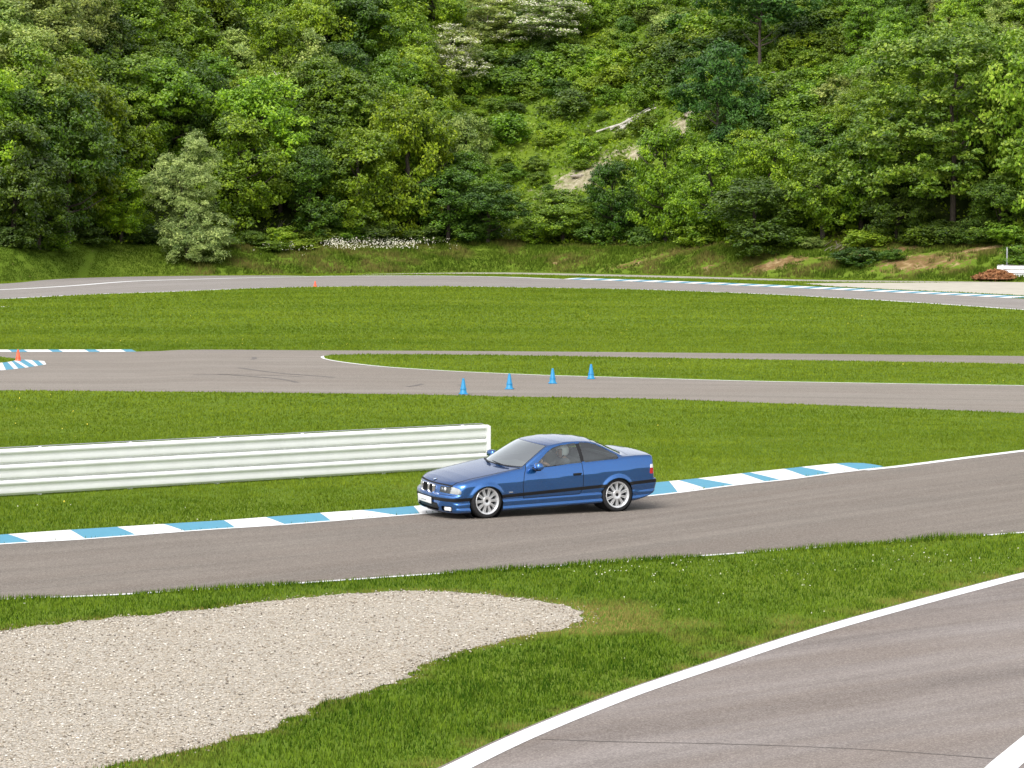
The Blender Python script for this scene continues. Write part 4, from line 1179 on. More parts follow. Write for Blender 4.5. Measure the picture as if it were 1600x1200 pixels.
# loose stones on top of the gravel bed
P = rand_ground(95000, 31, 56); P = P[inpoly(P, GRAVEL)]
GRa = GRAVEL + normals2(GRAVEL) * rng.normal(0, .16, len(GRAVEL))[:, None]
ed = np.repeat(GRAVEL, 5, 0) + rng.normal(0, .13, (len(GRAVEL) * 5, 2))
ed = ed[(ed[:, 1] > 31) & (np.abs(ed[:, 0]) < ed[:, 1] * .18)]
P = np.vstack([P, ed])
N = len(P)
oc = np.array([(1, 0, 0), (-1, 0, 0), (0, 1, 0), (0, -1, 0), (0, 0, 1), (0, 0, -1)], float)
of = np.array([(0, 2, 4), (2, 1, 4), (1, 3, 4), (3, 0, 4), (2, 0, 5), (1, 2, 5), (3, 1, 5), (0, 3, 5)])
r = .0065 + .0135 * rng.random(N) ** 1.4; a = rng.uniform(0, 6.28, N)
J = oc[None] * rng.uniform(.65, 1.35, (N, 6, 1)) * r[:, None, None] * np.array([1.15, .9, .6])
ca, sa = np.cos(a)[:, None], np.sin(a)[:, None]
V = np.stack([J[..., 0] * ca - J[..., 1] * sa + P[:, :1], J[..., 0] * sa + J[..., 1] * ca + P[:, 1:], J[..., 2] + (.006 + r[:, None] * .35)], -1).reshape(-1, 3)
F = (np.arange(N)[:, None, None] * 6 + of[None]).reshape(-1, 3)
tint = np.clip(rng.random(N), 0, 1)
gd = np.full(N, 9.)
for i in range(0, len(GRAVEL), 2): gd = np.minimum(gd, np.hypot(P[:, 0] - GRAVEL[i, 0], P[:, 1] - GRAVEL[i, 1]))
tint = np.where((gd < .35) & (rng.random(N) < .35), tint * .15, tint)
tag(link('gravel_stones', mesh_np('gravel_stones', V, F, [M['stone']], attrs={'tint': ('POINT', np.repeat(tint, 6))})), kind='stuff')
# ------------------------------------------------------------------ the blue coupe
def paint():
    t = NT('blue_metallic_paint')
    v = t.voro(t.new('ShaderNodeTexCoord').outputs['Object'], 900, 'Color')
    sep = t.new('ShaderNodeSeparateColor'); t.l.new(v, sep.inputs[0])
    c = t.ramp(sep.outputs[0], [(0, (.010, .105, .36)), (1, (.030, .205, .60))])
    lw = t.new('ShaderNodeLayerWeight'); lw.inputs[0].default_value = .35
    c = t.mix(lw.outputs['Facing'], c, (.006, .035, .16))
    back = t.geo().outputs['Backfacing']
    b = t.new('ShaderNodeBsdfPrincipled')
    t.l.new(c, b.inputs['Base Color'])
    for k, v_ in (('Metallic', .85), ('Roughness', .27), ('Coat Weight', 1.0), ('Coat Roughness', .03), ('Coat IOR', 1.75)): b.inputs[k].default_value = v_
    ins = t.new('ShaderNodeBsdfDiffuse'); ins.inputs[0].default_value = (.12, .12, .12, 1)      # inner side of the sheet metal: grey lining
    mx = t.new('ShaderNodeMixShader'); t.l.new(back, mx.inputs[0]); t.l.new(b.outputs[0], mx.inputs[1]); t.l.new(ins.outputs[0], mx.inputs[2])
    t.l.new(mx.outputs[0], t.out.inputs[0])
    return t.m
def glass(name, tint, refl=.10):
    t = NT(name)
    tr = t.new('ShaderNodeBsdfTransparent'); tr.inputs[0].default_value = (*tint, 1)
    gl = t.new('ShaderNodeBsdfGlossy'); gl.inputs['Roughness'].default_value = .02; gl.inputs['Color'].default_value = (.95, .97, .95, 1)
    fr = t.new('ShaderNodeFresnel'); fr.inputs[0].default_value = 1.6
    mx = t.new('ShaderNodeMixShader')
    t.l.new(t.math('ADD', t.math('MULTIPLY', fr.outputs[0], 1.2), refl), mx.inputs[0]); t.l.new(tr.outputs[0], mx.inputs[1]); t.l.new(gl.outputs[0], mx.inputs[2]); t.l.new(mx.outputs[0], t.out.inputs[0])
    return t.m
M['paint'] = paint()
M['glass'] = glass('window_glass', (.92, .98, .94), .085)
M['screen_glass'] = glass('windscreen_glass', (.84, .95, .88), .46)
M['lamp_glass'] = glass('lamp_glass', (.9, .92, .92), .03)
M['black'] = plain('black_trim', (.010, .010, .011), .45, var=.1)
M['seam_black'] = plain('shut_line_black', (.006, .007, .010), .8)
M['rubber'] = plain('tyre_rubber', (.016, .016, .017), .75, var=.25)
M['chrome'] = plain('chrome', (.80, .81, .82), .12, metal=1.0, var=.02)
M['alloy'] = plain('silver_alloy', (.80, .81, .82), .32, metal=.6, var=.04)
M['lamp_silver'] = plain('reflector_silver', (.85, .86, .88), .25, metal=.6, var=.04)
M['lamp_dark'] = plain('lamp_housing', (.05, .055, .06), .35, metal=.3)
M['red_lens'] = plain('red_lens', (.55, .012, .012), .15, coat=1.0)
M['clear_lens'] = plain('clear_lens', (.80, .80, .80), .15, coat=1.0)
M['plate'] = plain('number_plate_white', (.78, .78, .76), .4, var=.03)
M['plate_ink'] = plain('number_plate_grey', (.32, .32, .34), .5)
M['trim'] = plain('interior_charcoal', (.07, .072, .075), .8)
M['seat'] = plain('seat_leather', (.12, .122, .125), .55, scale=12)
M['roundel_blue'] = plain('emblem_blue', (.03, .22, .62), .25, coat=1.0)
M['roundel_white'] = plain('emblem_white', (.82, .82, .82), .25, coat=1.0)
M['skin'] = plain('skin', (.50, .29, .21), .55, var=.08)
M['helmet'] = plain('white_helmet', (.80, .81, .80), .2, coat=1.0, var=.03)
M['visor'] = plain('dark_visor', (.03, .035, .04), .1, coat=1.0)
M['shirt'] = plain('grey_shirt', (.16, .17, .19), .85)
M['jeans'] = plain('dark_trousers', (.035, .045, .075), .9)

FAX, RAX = .80, 3.50                         # axle stations, metres behind the nose
WR = .312
def smax(a, b, k):
    h = np.clip(.5 + .5 * (a - b) / k, 0, 1)
    return b + (a - b) * h + k * h * (1 - h)
def smin(a, b, k): return -smax(-a, -b, k)
def sstep(x, a, b):
    t = np.clip((x - a) / (b - a), 0, 1); return t * t * (3 - 2 * t)
def crease(x): return .665 + .030 * (x - 1.0)
def belt(x): return .868 + .036 * (x - 1.84)
W_Z = [.05, .13, .165, .195, .222, .250, .305, .328, .352, .42, .50, .60, .680, .685, .74, .82, .915, .975, 1.2]
W_Y = [.70, .76, .815, .842, .842, .818, .838, .838, .806, .828, .842, .850, .853, .853, .838, .812, .777, .740, .60]
def half_w(x, z):
    zc = crease(x)
    zz = np.where(z < .40, z, np.where(z < zc, .40 + (z - .40) * (.685 - .40) / (zc - .40), .685 + (z - zc)))
    w = np.interp(zz, W_Z, W_Y)
    w = w * (1 - .075 * np.clip((.95 - x) / .95, 0, 1.3) ** 2) * (1 - .075 * np.clip((x - 3.4) / 1.03, 0, 1.3) ** 2)
    for cx, cz, rr in ((FAX, .30, .335), (RAX, .285, .325)):
        r = np.hypot(x - cx, z - cz)
        w = w + .030 * (1 - sstep(r, rr, rr + .085)) * sstep(z, .36, .46)
    return w
X_DK = [-.2, .05, .10, .16, .30, .55, .80, 1.2, 1.45, 1.6, 3.5, 3.75, 3.95, 4.17, 4.36, 4.49]
Z_DK = [.56, .635, .662, .690, .733, .785, .823, .878, .910, .925, .985, 1.005, 1.006, 1.000, .985, .968]
N_Z = [.0, .12, .16, .20, .26, .36, .42, .462, .478, .492, .56, .62, .66, .72]
N_X = [.11, .07, .02, -.008, -.024, -.03, -.034, -.028, -.016, .034, .046, .062, .085, .15]
T_Z = [.0, .22, .27, .33, .45, .52, .535, .55, .70, .86, .95, 1.0]
T_X = [4.19, 4.34, 4.415, 4.44, 4.468, 4.473, 4.46, 4.415, 4.405, 4.392, 4.385, 4.365]
G_X = [.84, 1.24, 1.34, 1.53, 1.72, 1.91, 2.02, 2.10, 2.22, 2.42, 2.70, 2.90, 3.08, 3.20, 3.30, 3.45, 3.65, 3.85, 3.98, 4.30]
G_Z = [.40, .86, .918, 1.026, 1.124, 1.214, 1.260, 1.281, 1.296, 1.311, 1.318, 1.316, 1.306, 1.289, 1.259, 1.196, 1.104, 1.010, .94, .40]
def yg(x, z):
    return (.772 - .500 * (z - .90) + .02 * np.sin(np.clip((z - .90) / .40, 0, 1) * np.pi)) * (1 - .07 * np.clip((x - 2.7) / 1.1, 0, 1.4) ** 2) * (1 - .02 * np.clip((2.1 - x) / .7, 0, 1.5) ** 2)
def FIELD(P):
    x, y, z = P[..., 0], np.abs(P[..., 1]), P[..., 2]
    a = y - half_w(x, z)
    q = np.clip(y / .8, 0, 1.3)
    deck = np.interp(x, X_DK, Z_DK) - .020 * q ** 2 - .035 * np.clip((1.5 - x) / 1.5, 0, 1) * q ** 3
    b = z - deck
    nose = np.interp(z, N_Z, N_X) + .215 * q ** 2.7 + .03 * q ** 2
    c = nose - x
    tail = np.interp(z, T_Z, T_X) - .115 * q ** 3
    d = x - tail
    low = np.where(x < 3.9, .145, .145 + (x - 3.9) * .26)
    e = low - z
    kd = .05 + .05 * np.clip((1.6 - x) / 1.2, 0, 1)
    lowb = smax(smax(smax(a, b, kd), smax(c, d, .02), .055), e, .04)
    ga = y - yg(x, np.maximum(z, .885))
    xe = np.where(x < 2.5, x - .17 * np.clip(y / .68, 0, 1.2) ** 2.2, x + .12 * np.clip(y / .6, 0, 1.3) ** 2)
    xe = np.where(x < 2.5, np.minimum(xe, 2.5), np.maximum(xe, 2.5))
    gb = z - (np.interp(xe, G_X, G_Z) - .020 * np.clip(y / .58, 0, 1.4) ** 2)
    gr = smax(ga, gb, .030)
    gr = smax(gr, .70 - z, .02)
    return smin(lowb, gr, .022)

def raycast(O, D, tmax=3.2, n=90):
    t = np.linspace(.02, tmax, n)
    lo = np.full(len(O), .02); hi = np.full(len(O), tmax); done = np.zeros(len(O), bool)
    for i in range(1, n):
        f = FIELD(O + D * t[i]) > 0
        new = f & ~done
        lo[new], hi[new] = t[i - 1], t[i]
        done |= f
    for _ in range(22):
        m = (lo + hi) / 2
        f = FIELD(O + D * m[:, None]) > 0
        hi = np.where(f, m, hi); lo = np.where(f, lo, m)
    return O + D * ((lo + hi) / 2)[:, None]
def grad(P, e=.003):
    g = np.stack([FIELD(P + np.eye(3)[i] * e) - FIELD(P - np.eye(3)[i] * e) for i in range(3)], -1)
    return g / (np.linalg.norm(g, axis=1)[:, None] + 1e-9)

def car_shell():
    nt = 240
    th = 2 * np.pi * np.arange(nt) / nt
    st = []
    for f in np.linspace(.03, 1, 54, endpoint=False): st.append((.85, -math.cos(f * math.pi / 2)))
    for x in np.linspace(.85, 3.55, 134): st.append((x, 0.))
    for f in np.linspace(1, .03, 46, endpoint=False)[1:]: st.append((3.55, math.cos(f * math.pi / 2)))
    n = len(st)
    O = np.zeros((n, nt, 3)); D = np.zeros((n, nt, 3))
    for i, (x0, c) in enumerate(st):
        s = math.sqrt(max(0, 1 - c * c))
        z0 = .50
        O[i, :, 0] = x0; O[i, :, 2] = z0
        D[i, :, 0] = c; D[i, :, 1] = np.sin(th) * s; D[i, :, 2] = np.cos(th) * s
    V = raycast(O.reshape(-1, 3), D.reshape(-1, 3))
    tips = raycast(np.array([(.85, 0, .5), (3.55, 0, .5)]), np.array([(-1., 0, 0), (1., 0, 0)]))
    V = np.vstack([V, tips])
    i, j = np.meshgrid(np.arange(n - 1), np.arange(nt), indexing='ij'); k = (j + 1) % nt
    a, b, c, d = i * nt + j, i * nt + k, (i + 1) * nt + k, (i + 1) * nt + j
    T = np.vstack([np.stack([a, b, c], -1).reshape(-1, 3), np.stack([a, c, d], -1).reshape(-1, 3)])
    j = np.arange(nt); k = (j + 1) % nt
    T = np.vstack([T, np.c_[np.full(nt, n * nt), k, j], np.c_[np.full(nt, n * nt + 1), (n - 1) * nt + j, (n - 1) * nt + k]])
    # outward orientation
    c_ = V[T].mean(1); nn = np.cross(V[T[:, 1]] - V[T[:, 0]], V[T[:, 2]] - V[T[:, 0]])
    if (nn * (c_ - np.array([2.2, 0, .55]))).sum() < 0: T = T[:, ::-1]
    return V, T

def cut(V, T, lab, g, bit):
    """split the triangles along g = 0 and mark those with g < 0"""
    g = np.where(np.abs(g) < 2e-5, 2e-5, g)
    s = g[T] > 0
    k = s.sum(1)
    ins = (k == 0)
    keep = (k == 0) | (k == 3)
    T0, L0 = T[keep], lab[keep].copy()
    L0[ins[keep]] |= 1 << bit
    Tm, Lm, sm, km = T[~keep], lab[~keep], s[~keep], k[~keep]
    if not len(Tm): return V, T0, L0
    lone = np.where(km == 1, np.argmax(sm, 1), np.argmin(sm, 1))
    idx = np.arange(len(Tm))
    a, b, c = Tm[idx, lone], Tm[idx, (lone + 1) % 3], Tm[idx, (lone + 2) % 3]
    def key(p, q): return np.minimum(p, q).astype(np.int64) * (len(V) + 1) + np.maximum(p, q)
    ks = np.r_[key(a, b), key(a, c)]
    u, inv = np.unique(ks, return_inverse=True)
    p, q = u // (len(V) + 1), u % (len(V) + 1)
    t = (g[p] / (g[p] - g[q]))[:, None]
    NV = V[p] + (V[q] - V[p]) * t
    m1, m2 = len(V) + inv[:len(Tm)], len(V) + inv[len(Tm):]
    la = np.where(km == 1, Lm, Lm | (1 << bit)); lo = np.where(km == 1, Lm | (1 << bit), Lm)
    T2 = np.vstack([T0, np.c_[a, m1, m2], np.c_[m1, b, c], np.c_[m1, c, m2]])
    return np.vstack([V, NV]), T2, np.r_[L0, la, lo, lo]

def sdpoly(x, y, poly):
    poly = np.array(poly, float)
    d = np.full(x.shape, 1e9); s = np.ones(x.shape)
    n = len(poly)
    for i in range(n):
        a, b = poly[i], poly[i - 1]
        e = b - a
        wx, wy = x - a[0], y - a[1]
        h = np.clip((wx * e[0] + wy * e[1]) / (e @ e), 0, 1)
        d = np.minimum(d, (wx - e[0] * h) ** 2 + (wy - e[1] * h) ** 2)
        c1, c2, c3 = y >= a[1], y < b[1], e[0] * wy > e[1] * wx
        s = np.where((c1 & c2 & c3) | (~c1 & ~c2 & ~c3), -s, s)
    return s * np.sqrt(d)
def inset_round(poly, r):
    """polygon shrunk by r towards its centroid (for rounded sdf)"""
    p = np.array(poly, float); c = p.mean(0); d = c - p
    return p + d / np.linalg.norm(d, axis=1)[:, None] * r * 1.3

FW = [(1.795, .906), (1.95, 1.026), (2.09, 1.132), (2.22, 1.202), (2.38, 1.242), (2.60, 1.263), (2.735, 1.268), (2.775, .938), (2.2, .914)]
RW = [(2.835, .943), (2.805, 1.270), (2.97, 1.262), (3.13, 1.229), (3.31, 1.143), (3.46, 1.052), (3.565, .998), (3.575, .978), (3.53, .966)]
UN = [FW[0], FW[1], FW[2], FW[3], FW[4], FW[5], FW[6], RW[1], RW[2], RW[3], RW[4], RW[5], RW[6], RW[7], RW[8], RW[0], FW[7], FW[8]]
def strip_z(x): return .398 + .0235 * x
LAMP = [(.37, .622), (.37, .520), (.60, .508), (.80, .505), (.80, .56), (.765, .605), (.66, .632)]

def build_car(root):
    V, T = car_shell()
    lab = np.zeros(len(T), np.int64)
    def C(fn, bit):
        nonlocal V, T, lab
        V, T, lab = cut(V, T, lab, fn(V[:, 0], V[:, 1], V[:, 2]), bit)
    ay = np.abs
    arch = lambda x, y, z: np.maximum(np.minimum(np.hypot(x - FAX, z - .30) - .335, np.hypot(x - RAX, z - .285) - .325), .42 - ay(y))
    C(arch, 0)
    side = lambda y: .40 - ay(y)
    C(lambda x, y, z: np.maximum(sdpoly(x, z, inset_round(FW, .012)) - .012, side(y)), 1)
    C(lambda x, y, z: np.maximum(sdpoly(x, z, inset_round(RW, .02)) - .02, side(y)), 2)
    C(lambda x, y, z: np.maximum(sdpoly(x, z, inset_round(UN, .02)) - .020, np.maximum.reduce([side(y), yg(x, np.maximum(z, .885)) - .026 - ay(y), z - np.interp(x, G_X, G_Z) + .034])), 3)
    def ws(x, y, z):
        return np.maximum.reduce([ay(y) - (yg(x, z) - .060), x - .17 * np.clip(ay(y) / .68, 0, 1.2) ** 2.2 - 2.045, .925 - z, x - 2.4, 1.2 - x])
    def rwn(x, y, z):
        return np.maximum.reduce([ay(y) - (yg(x, z) - .085), 3.20 - x - .12 * np.clip(ay(y) / .6, 0, 1.3) ** 2, 1.035 - z, 3.0 - x])
    C(lambda x, y, z: ws(x, y, z), 4)
    C(lambda x, y, z: ws(x, y, z) - .012, 5)
    C(lambda x, y, z: rwn(x, y, z), 6)
    C(lambda x, y, z: rwn(x, y, z) - .018, 7)
    C(lambda x, y, z: ay(z - strip_z(x)) - .031, 8)
    C(lambda x, y, z: np.maximum(sdpoly(ay(y), z, LAMP), x - .62), 9)
    hood = lambda x, y, z: np.maximum.reduce([ay(y) - np.interp(x, [.10, .4, .9, 1.5], [.60, .655, .70, .725]), .100 + .20 * (ay(y) / .8) ** 2.5 - x, x - (1.34 + .17 * (ay(y) / .68) ** 2), .60 - z])
    C(lambda x, y, z: hood(x, y, z) - .013, 10)
    C(lambda x, y, z: hood(x, y, z) + .013, 11)
    door = lambda x, y, z: np.maximum.reduce([sdpoly(x, z, [(1.555, .36), (1.525, .62), (1.57, .80), (1.80, 1.3), (2.775, 1.3), (2.775, .46), (2.715, .36)]), side(y)])
    C(lambda x, y, z: door(x, y, z) - .006, 12)
    C(lambda x, y, z: door(x, y, z) + .006, 13)
    C(lambda x, y, z: np.maximum.reduce([sdpoly(ay(y), z, [(-.1, .185), (.40, .185), (.43, .23), (.40, .325), (-.1, .325)]), x - .5]), 14)          # lower intake
    C(lambda x, y, z: np.maximum.reduce([sdpoly(ay(y), z, [(.50, .190), (.70, .190), (.72, .285), (.50, .285)]), x - .6]), 15)                      # fog lamp recess
    C(lambda x, y, z: np.maximum.reduce([4.20 + .05 * (z - .7) - x, .640 - z, z - .815, .42 - ay(y)]), 16)                                           # tail lamp
    C(lambda x, y, z: z - .748, 17)
    boot = lambda x, y, z: np.maximum.reduce([ay(y) - .64, 3.90 - .10 * (ay(y) / .64) ** 2 - x, .60 - z])
    C(lambda x, y, z: boot(x, y, z) - .004, 18)
    C(lambda x, y, z: boot(x, y, z) + .004, 19)
    C(lambda x, y, z: z - .158, 20)                                                                                                                    # underside
    C(lambda x, y, z: np.maximum(ay(y) - .365, np.maximum(ay(z - .566) - .075, x - .4)), 21)                                                           # panel round the kidneys
    B = lambda k: (lab >> k) & 1 == 1
    part = np.zeros(len(T), int)                                     # 0 body
    part[B(20)] = 1                                                  # underside
    part[B(18) & ~B(19) & ~B(6) & ~B(7)] = 2
    cz = V[T][:, :, 2].mean(1)
    part[B(10) & ~B(11)] = 2; part[B(12) & ~B(13) & (cz < .965)] = 2               # shut lines
    part[B(11)] = 3                                                  # bonnet
    part[B(13) & (cz < .965)] = 4                                                  # doors
    part[B(19)] = 14
    part[B(8)] = 5                                                   # rub strip
    part[B(14) | B(15)] = 6
    part[B(9)] = 7
    part[B(16) & ~B(17)] = 8; part[B(16) & B(17)] = 9
    part[B(3)] = 5; part[B(5)] = 5; part[B(7)] = 5
    part[B(4)] = 10; part[B(6)] = 11; part[B(1)] = 12; part[B(2)] = 13
    keep = ~B(0)
    T, part = T[keep], part[keep]
    N = grad(V)
    cen = V[T].mean(1)
    def sub(mask, name, mat, parent=root, push=0., flip=False):
        t = T[mask]
        u, inv = np.unique(t, return_inverse=True)
        t = inv.reshape(-1, 3)
        v = V[u] + N[u] * push
        return link(name, mesh_np(name, v, t, [mat], smooth=True, normals=N[u]), parent)
    L, Rr = cen[:, 1] < 0, cen[:, 1] >= 0
    body = sub(part == 0, 'body', M['paint'])
    sub(part == 1, 'underside', M['black'])
    sub(part == 2, 'shut_line', M['seam_black'], push=-.002)
    sub(part == 3, 'bonnet', M['paint'])
    sub(part == 14, 'boot_lid', M['paint'])
    sub(part == 5, 'black_trim', M['black'], push=.0)
    sub(part == 6, 'air_intake', M['black'], push=-.03)
    doors = {}
    for m, s in ((L, -1), (Rr, 1)):
        doors[s] = sub((part == 4) & m, 'door', M['paint'])
        sub((part == 12) & m, 'side_window', M['glass'], doors[s])
        sub((part == 13) & m, 'side_window', M['glass'])
        hl = sub((part == 7) & m, 'headlight', M['lamp_glass'])
        sub((part == 7) & m, 'housing', M['lamp_dark'], hl, push=-.045)
        tl = sub((part == 8) & m, 'tail_light', M['clear_lens'])
        sub((part == 9) & m, 'red_lens', M['red_lens'], tl)
        for yy, zz, r_, mt, nm in ((.475, .570, .046, 'lamp_silver', 'lens'), (.40, .572, .030, 'lamp_silver', 'lens')):
            px_ = surf_front(s * yy, zz)
            bm = bmesh.new(); bmesh.ops.create_uvsphere(bm, u_segments=18, v_segments=10, radius=r_)
            for v in bm.verts: v.co = Vector((v.co.x * .45 + px_ + .022, v.co.y + s * yy, v.co.z + zz))
            for f in bm.faces: f.smooth = True
            me = bpy.data.meshes.new(nm); bm.to_mesh(me); bm.free(); me.materials.append(M[mt]); link(nm, me, hl)
        # clear indicator section at the outer end
        g = (part == 7) & m & (np.abs(cen[:, 1]) > .615)
        sub(g, 'indicator', M['clear_lens'], hl, push=-.010)
        # fog lamp
        x0 = surf_front(s * .60, .236)
        mb = MB().box((x0 + .035, s * .605, .236), (.05, .150, .072), rot=Matrix.Rotation(-s * .42, 3, 'Z'), bevel=.012)
        mb.build('fog_light', M['clear_lens'], root)
        # mirror on the door
        mb = MB().box((1.80, s * .935, .950), (.155, .235, .120), rot=Matrix.Rotation(s * .12, 3, 'Z'), bevel=.042, taper=.82)
        mr_ = mb.build('mirror', M['paint'], doors[s], angle=80)
        MB().box((1.80, s * .85, .885), (.11, .19, .035), rot=Matrix.Rotation(-s * .12, 3, 'X'), bevel=.012).build('mirror_foot', M['black'], doors[s])
        yh = surf_side(2.645, .735)
        MB().box((2.645, s * (yh + .002), .735), (.165, .028, .045), bevel=.012).box((2.725, s * (yh + .012), .745), (.028, .014, .024), bevel=.005).build('door_handle', M['black'], doors[s])
        ys = surf_side(1.30, .475)
        MB().box((1.285, s * (ys + .001), .492), (.085, .012, .020), bevel=.004).build('side_badge', M['chrome'], root)
        # wheel wells
        for cx, cz, rr in ((FAX, .30, .338), (RAX, .285, .328)):
            mb = MB()
            Mx = Matrix.Translation((cx, s * .40, cz)) @ Matrix.Rotation(-s * R(90), 4, 'X')
            mb.lathe([(.0, .0), (rr + .004, .0), (rr + .004, .40 if cx == FAX else .43)], Mx, 40)
            mb.build('wheel_well', M['seam_black'], root)
    sub(part == 10, 'windscreen', M['screen_glass'])
    sub(part == 11, 'rear_window', M['glass'])
    # kidneys
    for s in (-1, 1):
        yc = s * .118; x0 = surf_front(yc, .545) - .004
        rot = Matrix.Rotation(s * R(4), 4, 'Z') @ Matrix.Rotation(R(7), 4, 'Y')
        Mk = Matrix.Translation((x0, yc, .556)) @ rot @ Matrix(((0, 0, -1, 0), (1, 0, 0, 0), (0, 1, 0, 0), (0, 0, 0, 1)))
        def rr_(w, h, r, k=6):
            o = []
            for cx, cy, a in ((w - r, h - r, 0), (-w + r, h - r, 90), (-w + r, -h + r, 180), (w - r, -h + r, 270)):
                for q in range(k + 1):
                    t = R(a + 90 * q / k); o.append((cx + r * math.cos(t), cy + r * math.sin(t)))
            return o
        oo, ii = rr_(.108, .082, .034), rr_(.094, .068, .028)
        mb = MB(); bm = mb.bm
        n = len(oo)
        lay = [[bm.verts.new(Mk @ Vector((x, y, d))) for x, y in ol] for ol, d in ((oo, -.02), (oo, .020), ([(a * .5 + b * .5, c * .5 + d * .5) for (a, c), (b, d) in zip(oo, ii)], .030), (ii, .020), (ii, -.02))]
        for A, B_ in zip(lay, lay[1:]):
            for q in range(n): bm.faces.new((A[q], A[(q + 1) % n], B_[(q + 1) % n], B_[q]))
        kd = mb.build('kidney_grille', M['chrome'], root, angle=60)
        MB().prism(ii, Mk @ Matrix.Translation((0, 0, -.015)), .012).build('grille_back', M['seam_black'], kd, smooth=False)
        bar = MB().box((0, 0, 0), (.008, .115, .014)).mesh('grille_bar', M['black'])
        for q in range(7):
            o = link('grille_bar', bar, kd); o.matrix_local = Mk @ Matrix.Translation(((q - 3) * .0235, 0, .005))
    # number plate
    x0 = surf_front(0, .362) - .018
    rp = Matrix.Rotation(R(-3), 3, 'Y')
    pl = MB().box((x0, 0, .352), (.014, .54, .118), rot=rp, bevel=.004).build('number_plate', M['plate'], root)
    MB().box((x0 - .0085, .02, .337), (.002, .20, .013), rot=rp).build('plate_mark', M['plate_ink'], pl, smooth=False)
    # emblem: ring with blue and white quarters
    xe, ze = .165, None
    ze = top_z(xe, 0.); nrm = Vector(grad(np.array([[xe, 0., ze]]))[0])
    q = nrm.to_track_quat('Z', 'X').to_matrix().to_4x4()
    Me = Matrix.Translation(Vector((xe, 0, ze)) + nrm * .001) @ q
    em = MB().lathe([(.0, .0), (.041, .0), (.041, .006), (.030, .007)], Me, 28).build('emblem', M['black'], root)
    for k in range(4):
        mb = MB()
        a = [(0, 0)] + [(.031 * math.cos(R(90 * k + 90 * i / 6)), .031 * math.sin(R(90 * k + 90 * i / 6))) for i in range(7)]
        mb.prism(a, Me @ Matrix.Translation((0, 0, .0045)), .004)
        mb.build('quarter', M['roundel_white' if k % 2 else 'roundel_blue'], em, smooth=False)
    # wipers
    for y0, y1 in ((-.52, .02), (.05, .56)):
        P_ = []
        for f in (0, .3, .7, 1):
            y = y0 + (y1 - y0) * f; zz = .905 + .03 * f
            x = 1.30 + .17 * abs(y / .68) ** 2.2 + .02
            P_.append((x - .02 + .05 * f, y, top_z(x + .05 * f, y) + .018))
        MB().tube(P_, [.013, .013, .011, .008], 6).build('wiper', M['black'], root)
    # skirts along the sill: a thin lit lip
    # wheels
    tyre_p = [(.232, -.105), (.268, -.116), (.292, -.114), (.306, -.100), (WR, -.085), (WR, .085), (.306, .100), (.292, .114), (.268, .116), (.232, .105)]
    tm = MB().lathe(tyre_p, None, 56).mesh('tyre', M['rubber'], angle=50)
    mb = MB()
    mb.lathe([(.228, -.10), (.210, -.06), (.207, .02), (.221, .098), (.240, .104), (.2445, .112), (.239, .119), (.227, .115), (.217, .095), (.210, .080)], None, 56)
    for k in range(10):
        for d in (-1, 1):
            a = 2 * math.pi * k / 10
            c_, s_ = math.cos(a), math.sin(a)
            n_ = Vector((-s_, c_, 0)); u_ = Vector((c_, s_, 0))
            vs = []
            for r_, off, w, zf, zb in ((.060, .010, .009, .100, .05), (.13, .0122, .0098, .092, .045), (.217, .0165, .0125, .092, .04)):
                p = u_ * r_ + n_ * off * d
                vs.append([mb.bm.verts.new(p + n_ * w + Vector((0, 0, zb))), mb.bm.verts.new(p + n_ * w * .8 + Vector((0, 0, zf))), mb.bm.verts.new(p - n_ * w * .8 + Vector((0, 0, zf))), mb.bm.verts.new(p - n_ * w + Vector((0, 0, zb)))])
            for A, B_ in zip(vs, vs[1:]):
                for q_ in range(4): mb.bm.faces.new((A[q_], A[(q_ + 1) % 4], B_[(q_ + 1) % 4], B_[q_]))
    mb.lathe([(.0, .085), (.030, .086), (.034, .093), (.052, .100), (.080, .100), (.088, .090), (.088, .04)], None, 40)
    rm = mb.mesh('rim', M['alloy'], angle=35)
    cm = MB().lathe([(.0, .094), (.026, .094), (.030, .088), (.030, .07)], None, 24).mesh('centre_cap', M['black'])
    bm_ = MB().lathe([(.0, .0), (.20, .0), (.21, .03)], None, 40).mesh('brake_disc', M['lamp_dark'])
    for cx in (FAX, RAX):
        for s in (-1, 1):
            w = bpy.data.objects.new('wheel', None); col.objects.link(w); w.parent = root
            w.location = (cx, s * .735, WR)
            w.rotation_euler = (-s * R(90), 0, R(4) if cx == FAX else 0)
            w.empty_display_size = .1
            spin = rng.uniform(0, 6.28)
            for nm, me in (('tyre', tm), ('rim', rm), ('centre_cap', cm), ('brake_disc', bm_)):
                o = link(nm, me, w); o.rotation_euler = (0, 0, spin)
    # interior
    MB().box((1.86, 0, .74), (.62, 1.30, .24), bevel=.06).build('dashboard', M['trim'], root)
    MB().box((2.55, 0, .20), (2.0, 1.45, .05), bevel=.01).build('floor', M['trim'], root)
    for s in (-1, 1):
        mb = MB().box((2.45, s * .37, .40), (.52, .50, .18), bevel=.06)
        mb.box((2.76, s * .37, .70), (.17, .50, .58), rot=Matrix.Rotation(R(17), 3, 'Y'), bevel=.07)
        st_ = mb.build('seat', M['seat'], root)
        MB().box((2.87, s * .37, 1.045), (.10, .27, .17), rot=Matrix.Rotation(R(12), 3, 'Y'), bevel=.045).build('headrest', M['seat'], st_)
    MB().box((3.30, 0, .48), (.48, 1.20, .20), bevel=.06).box((3.56, 0, .74), (.16, 1.20, .50), rot=Matrix.Rotation(R(22), 3, 'Y'), bevel=.06).build('rear_bench', M['seat'], root)
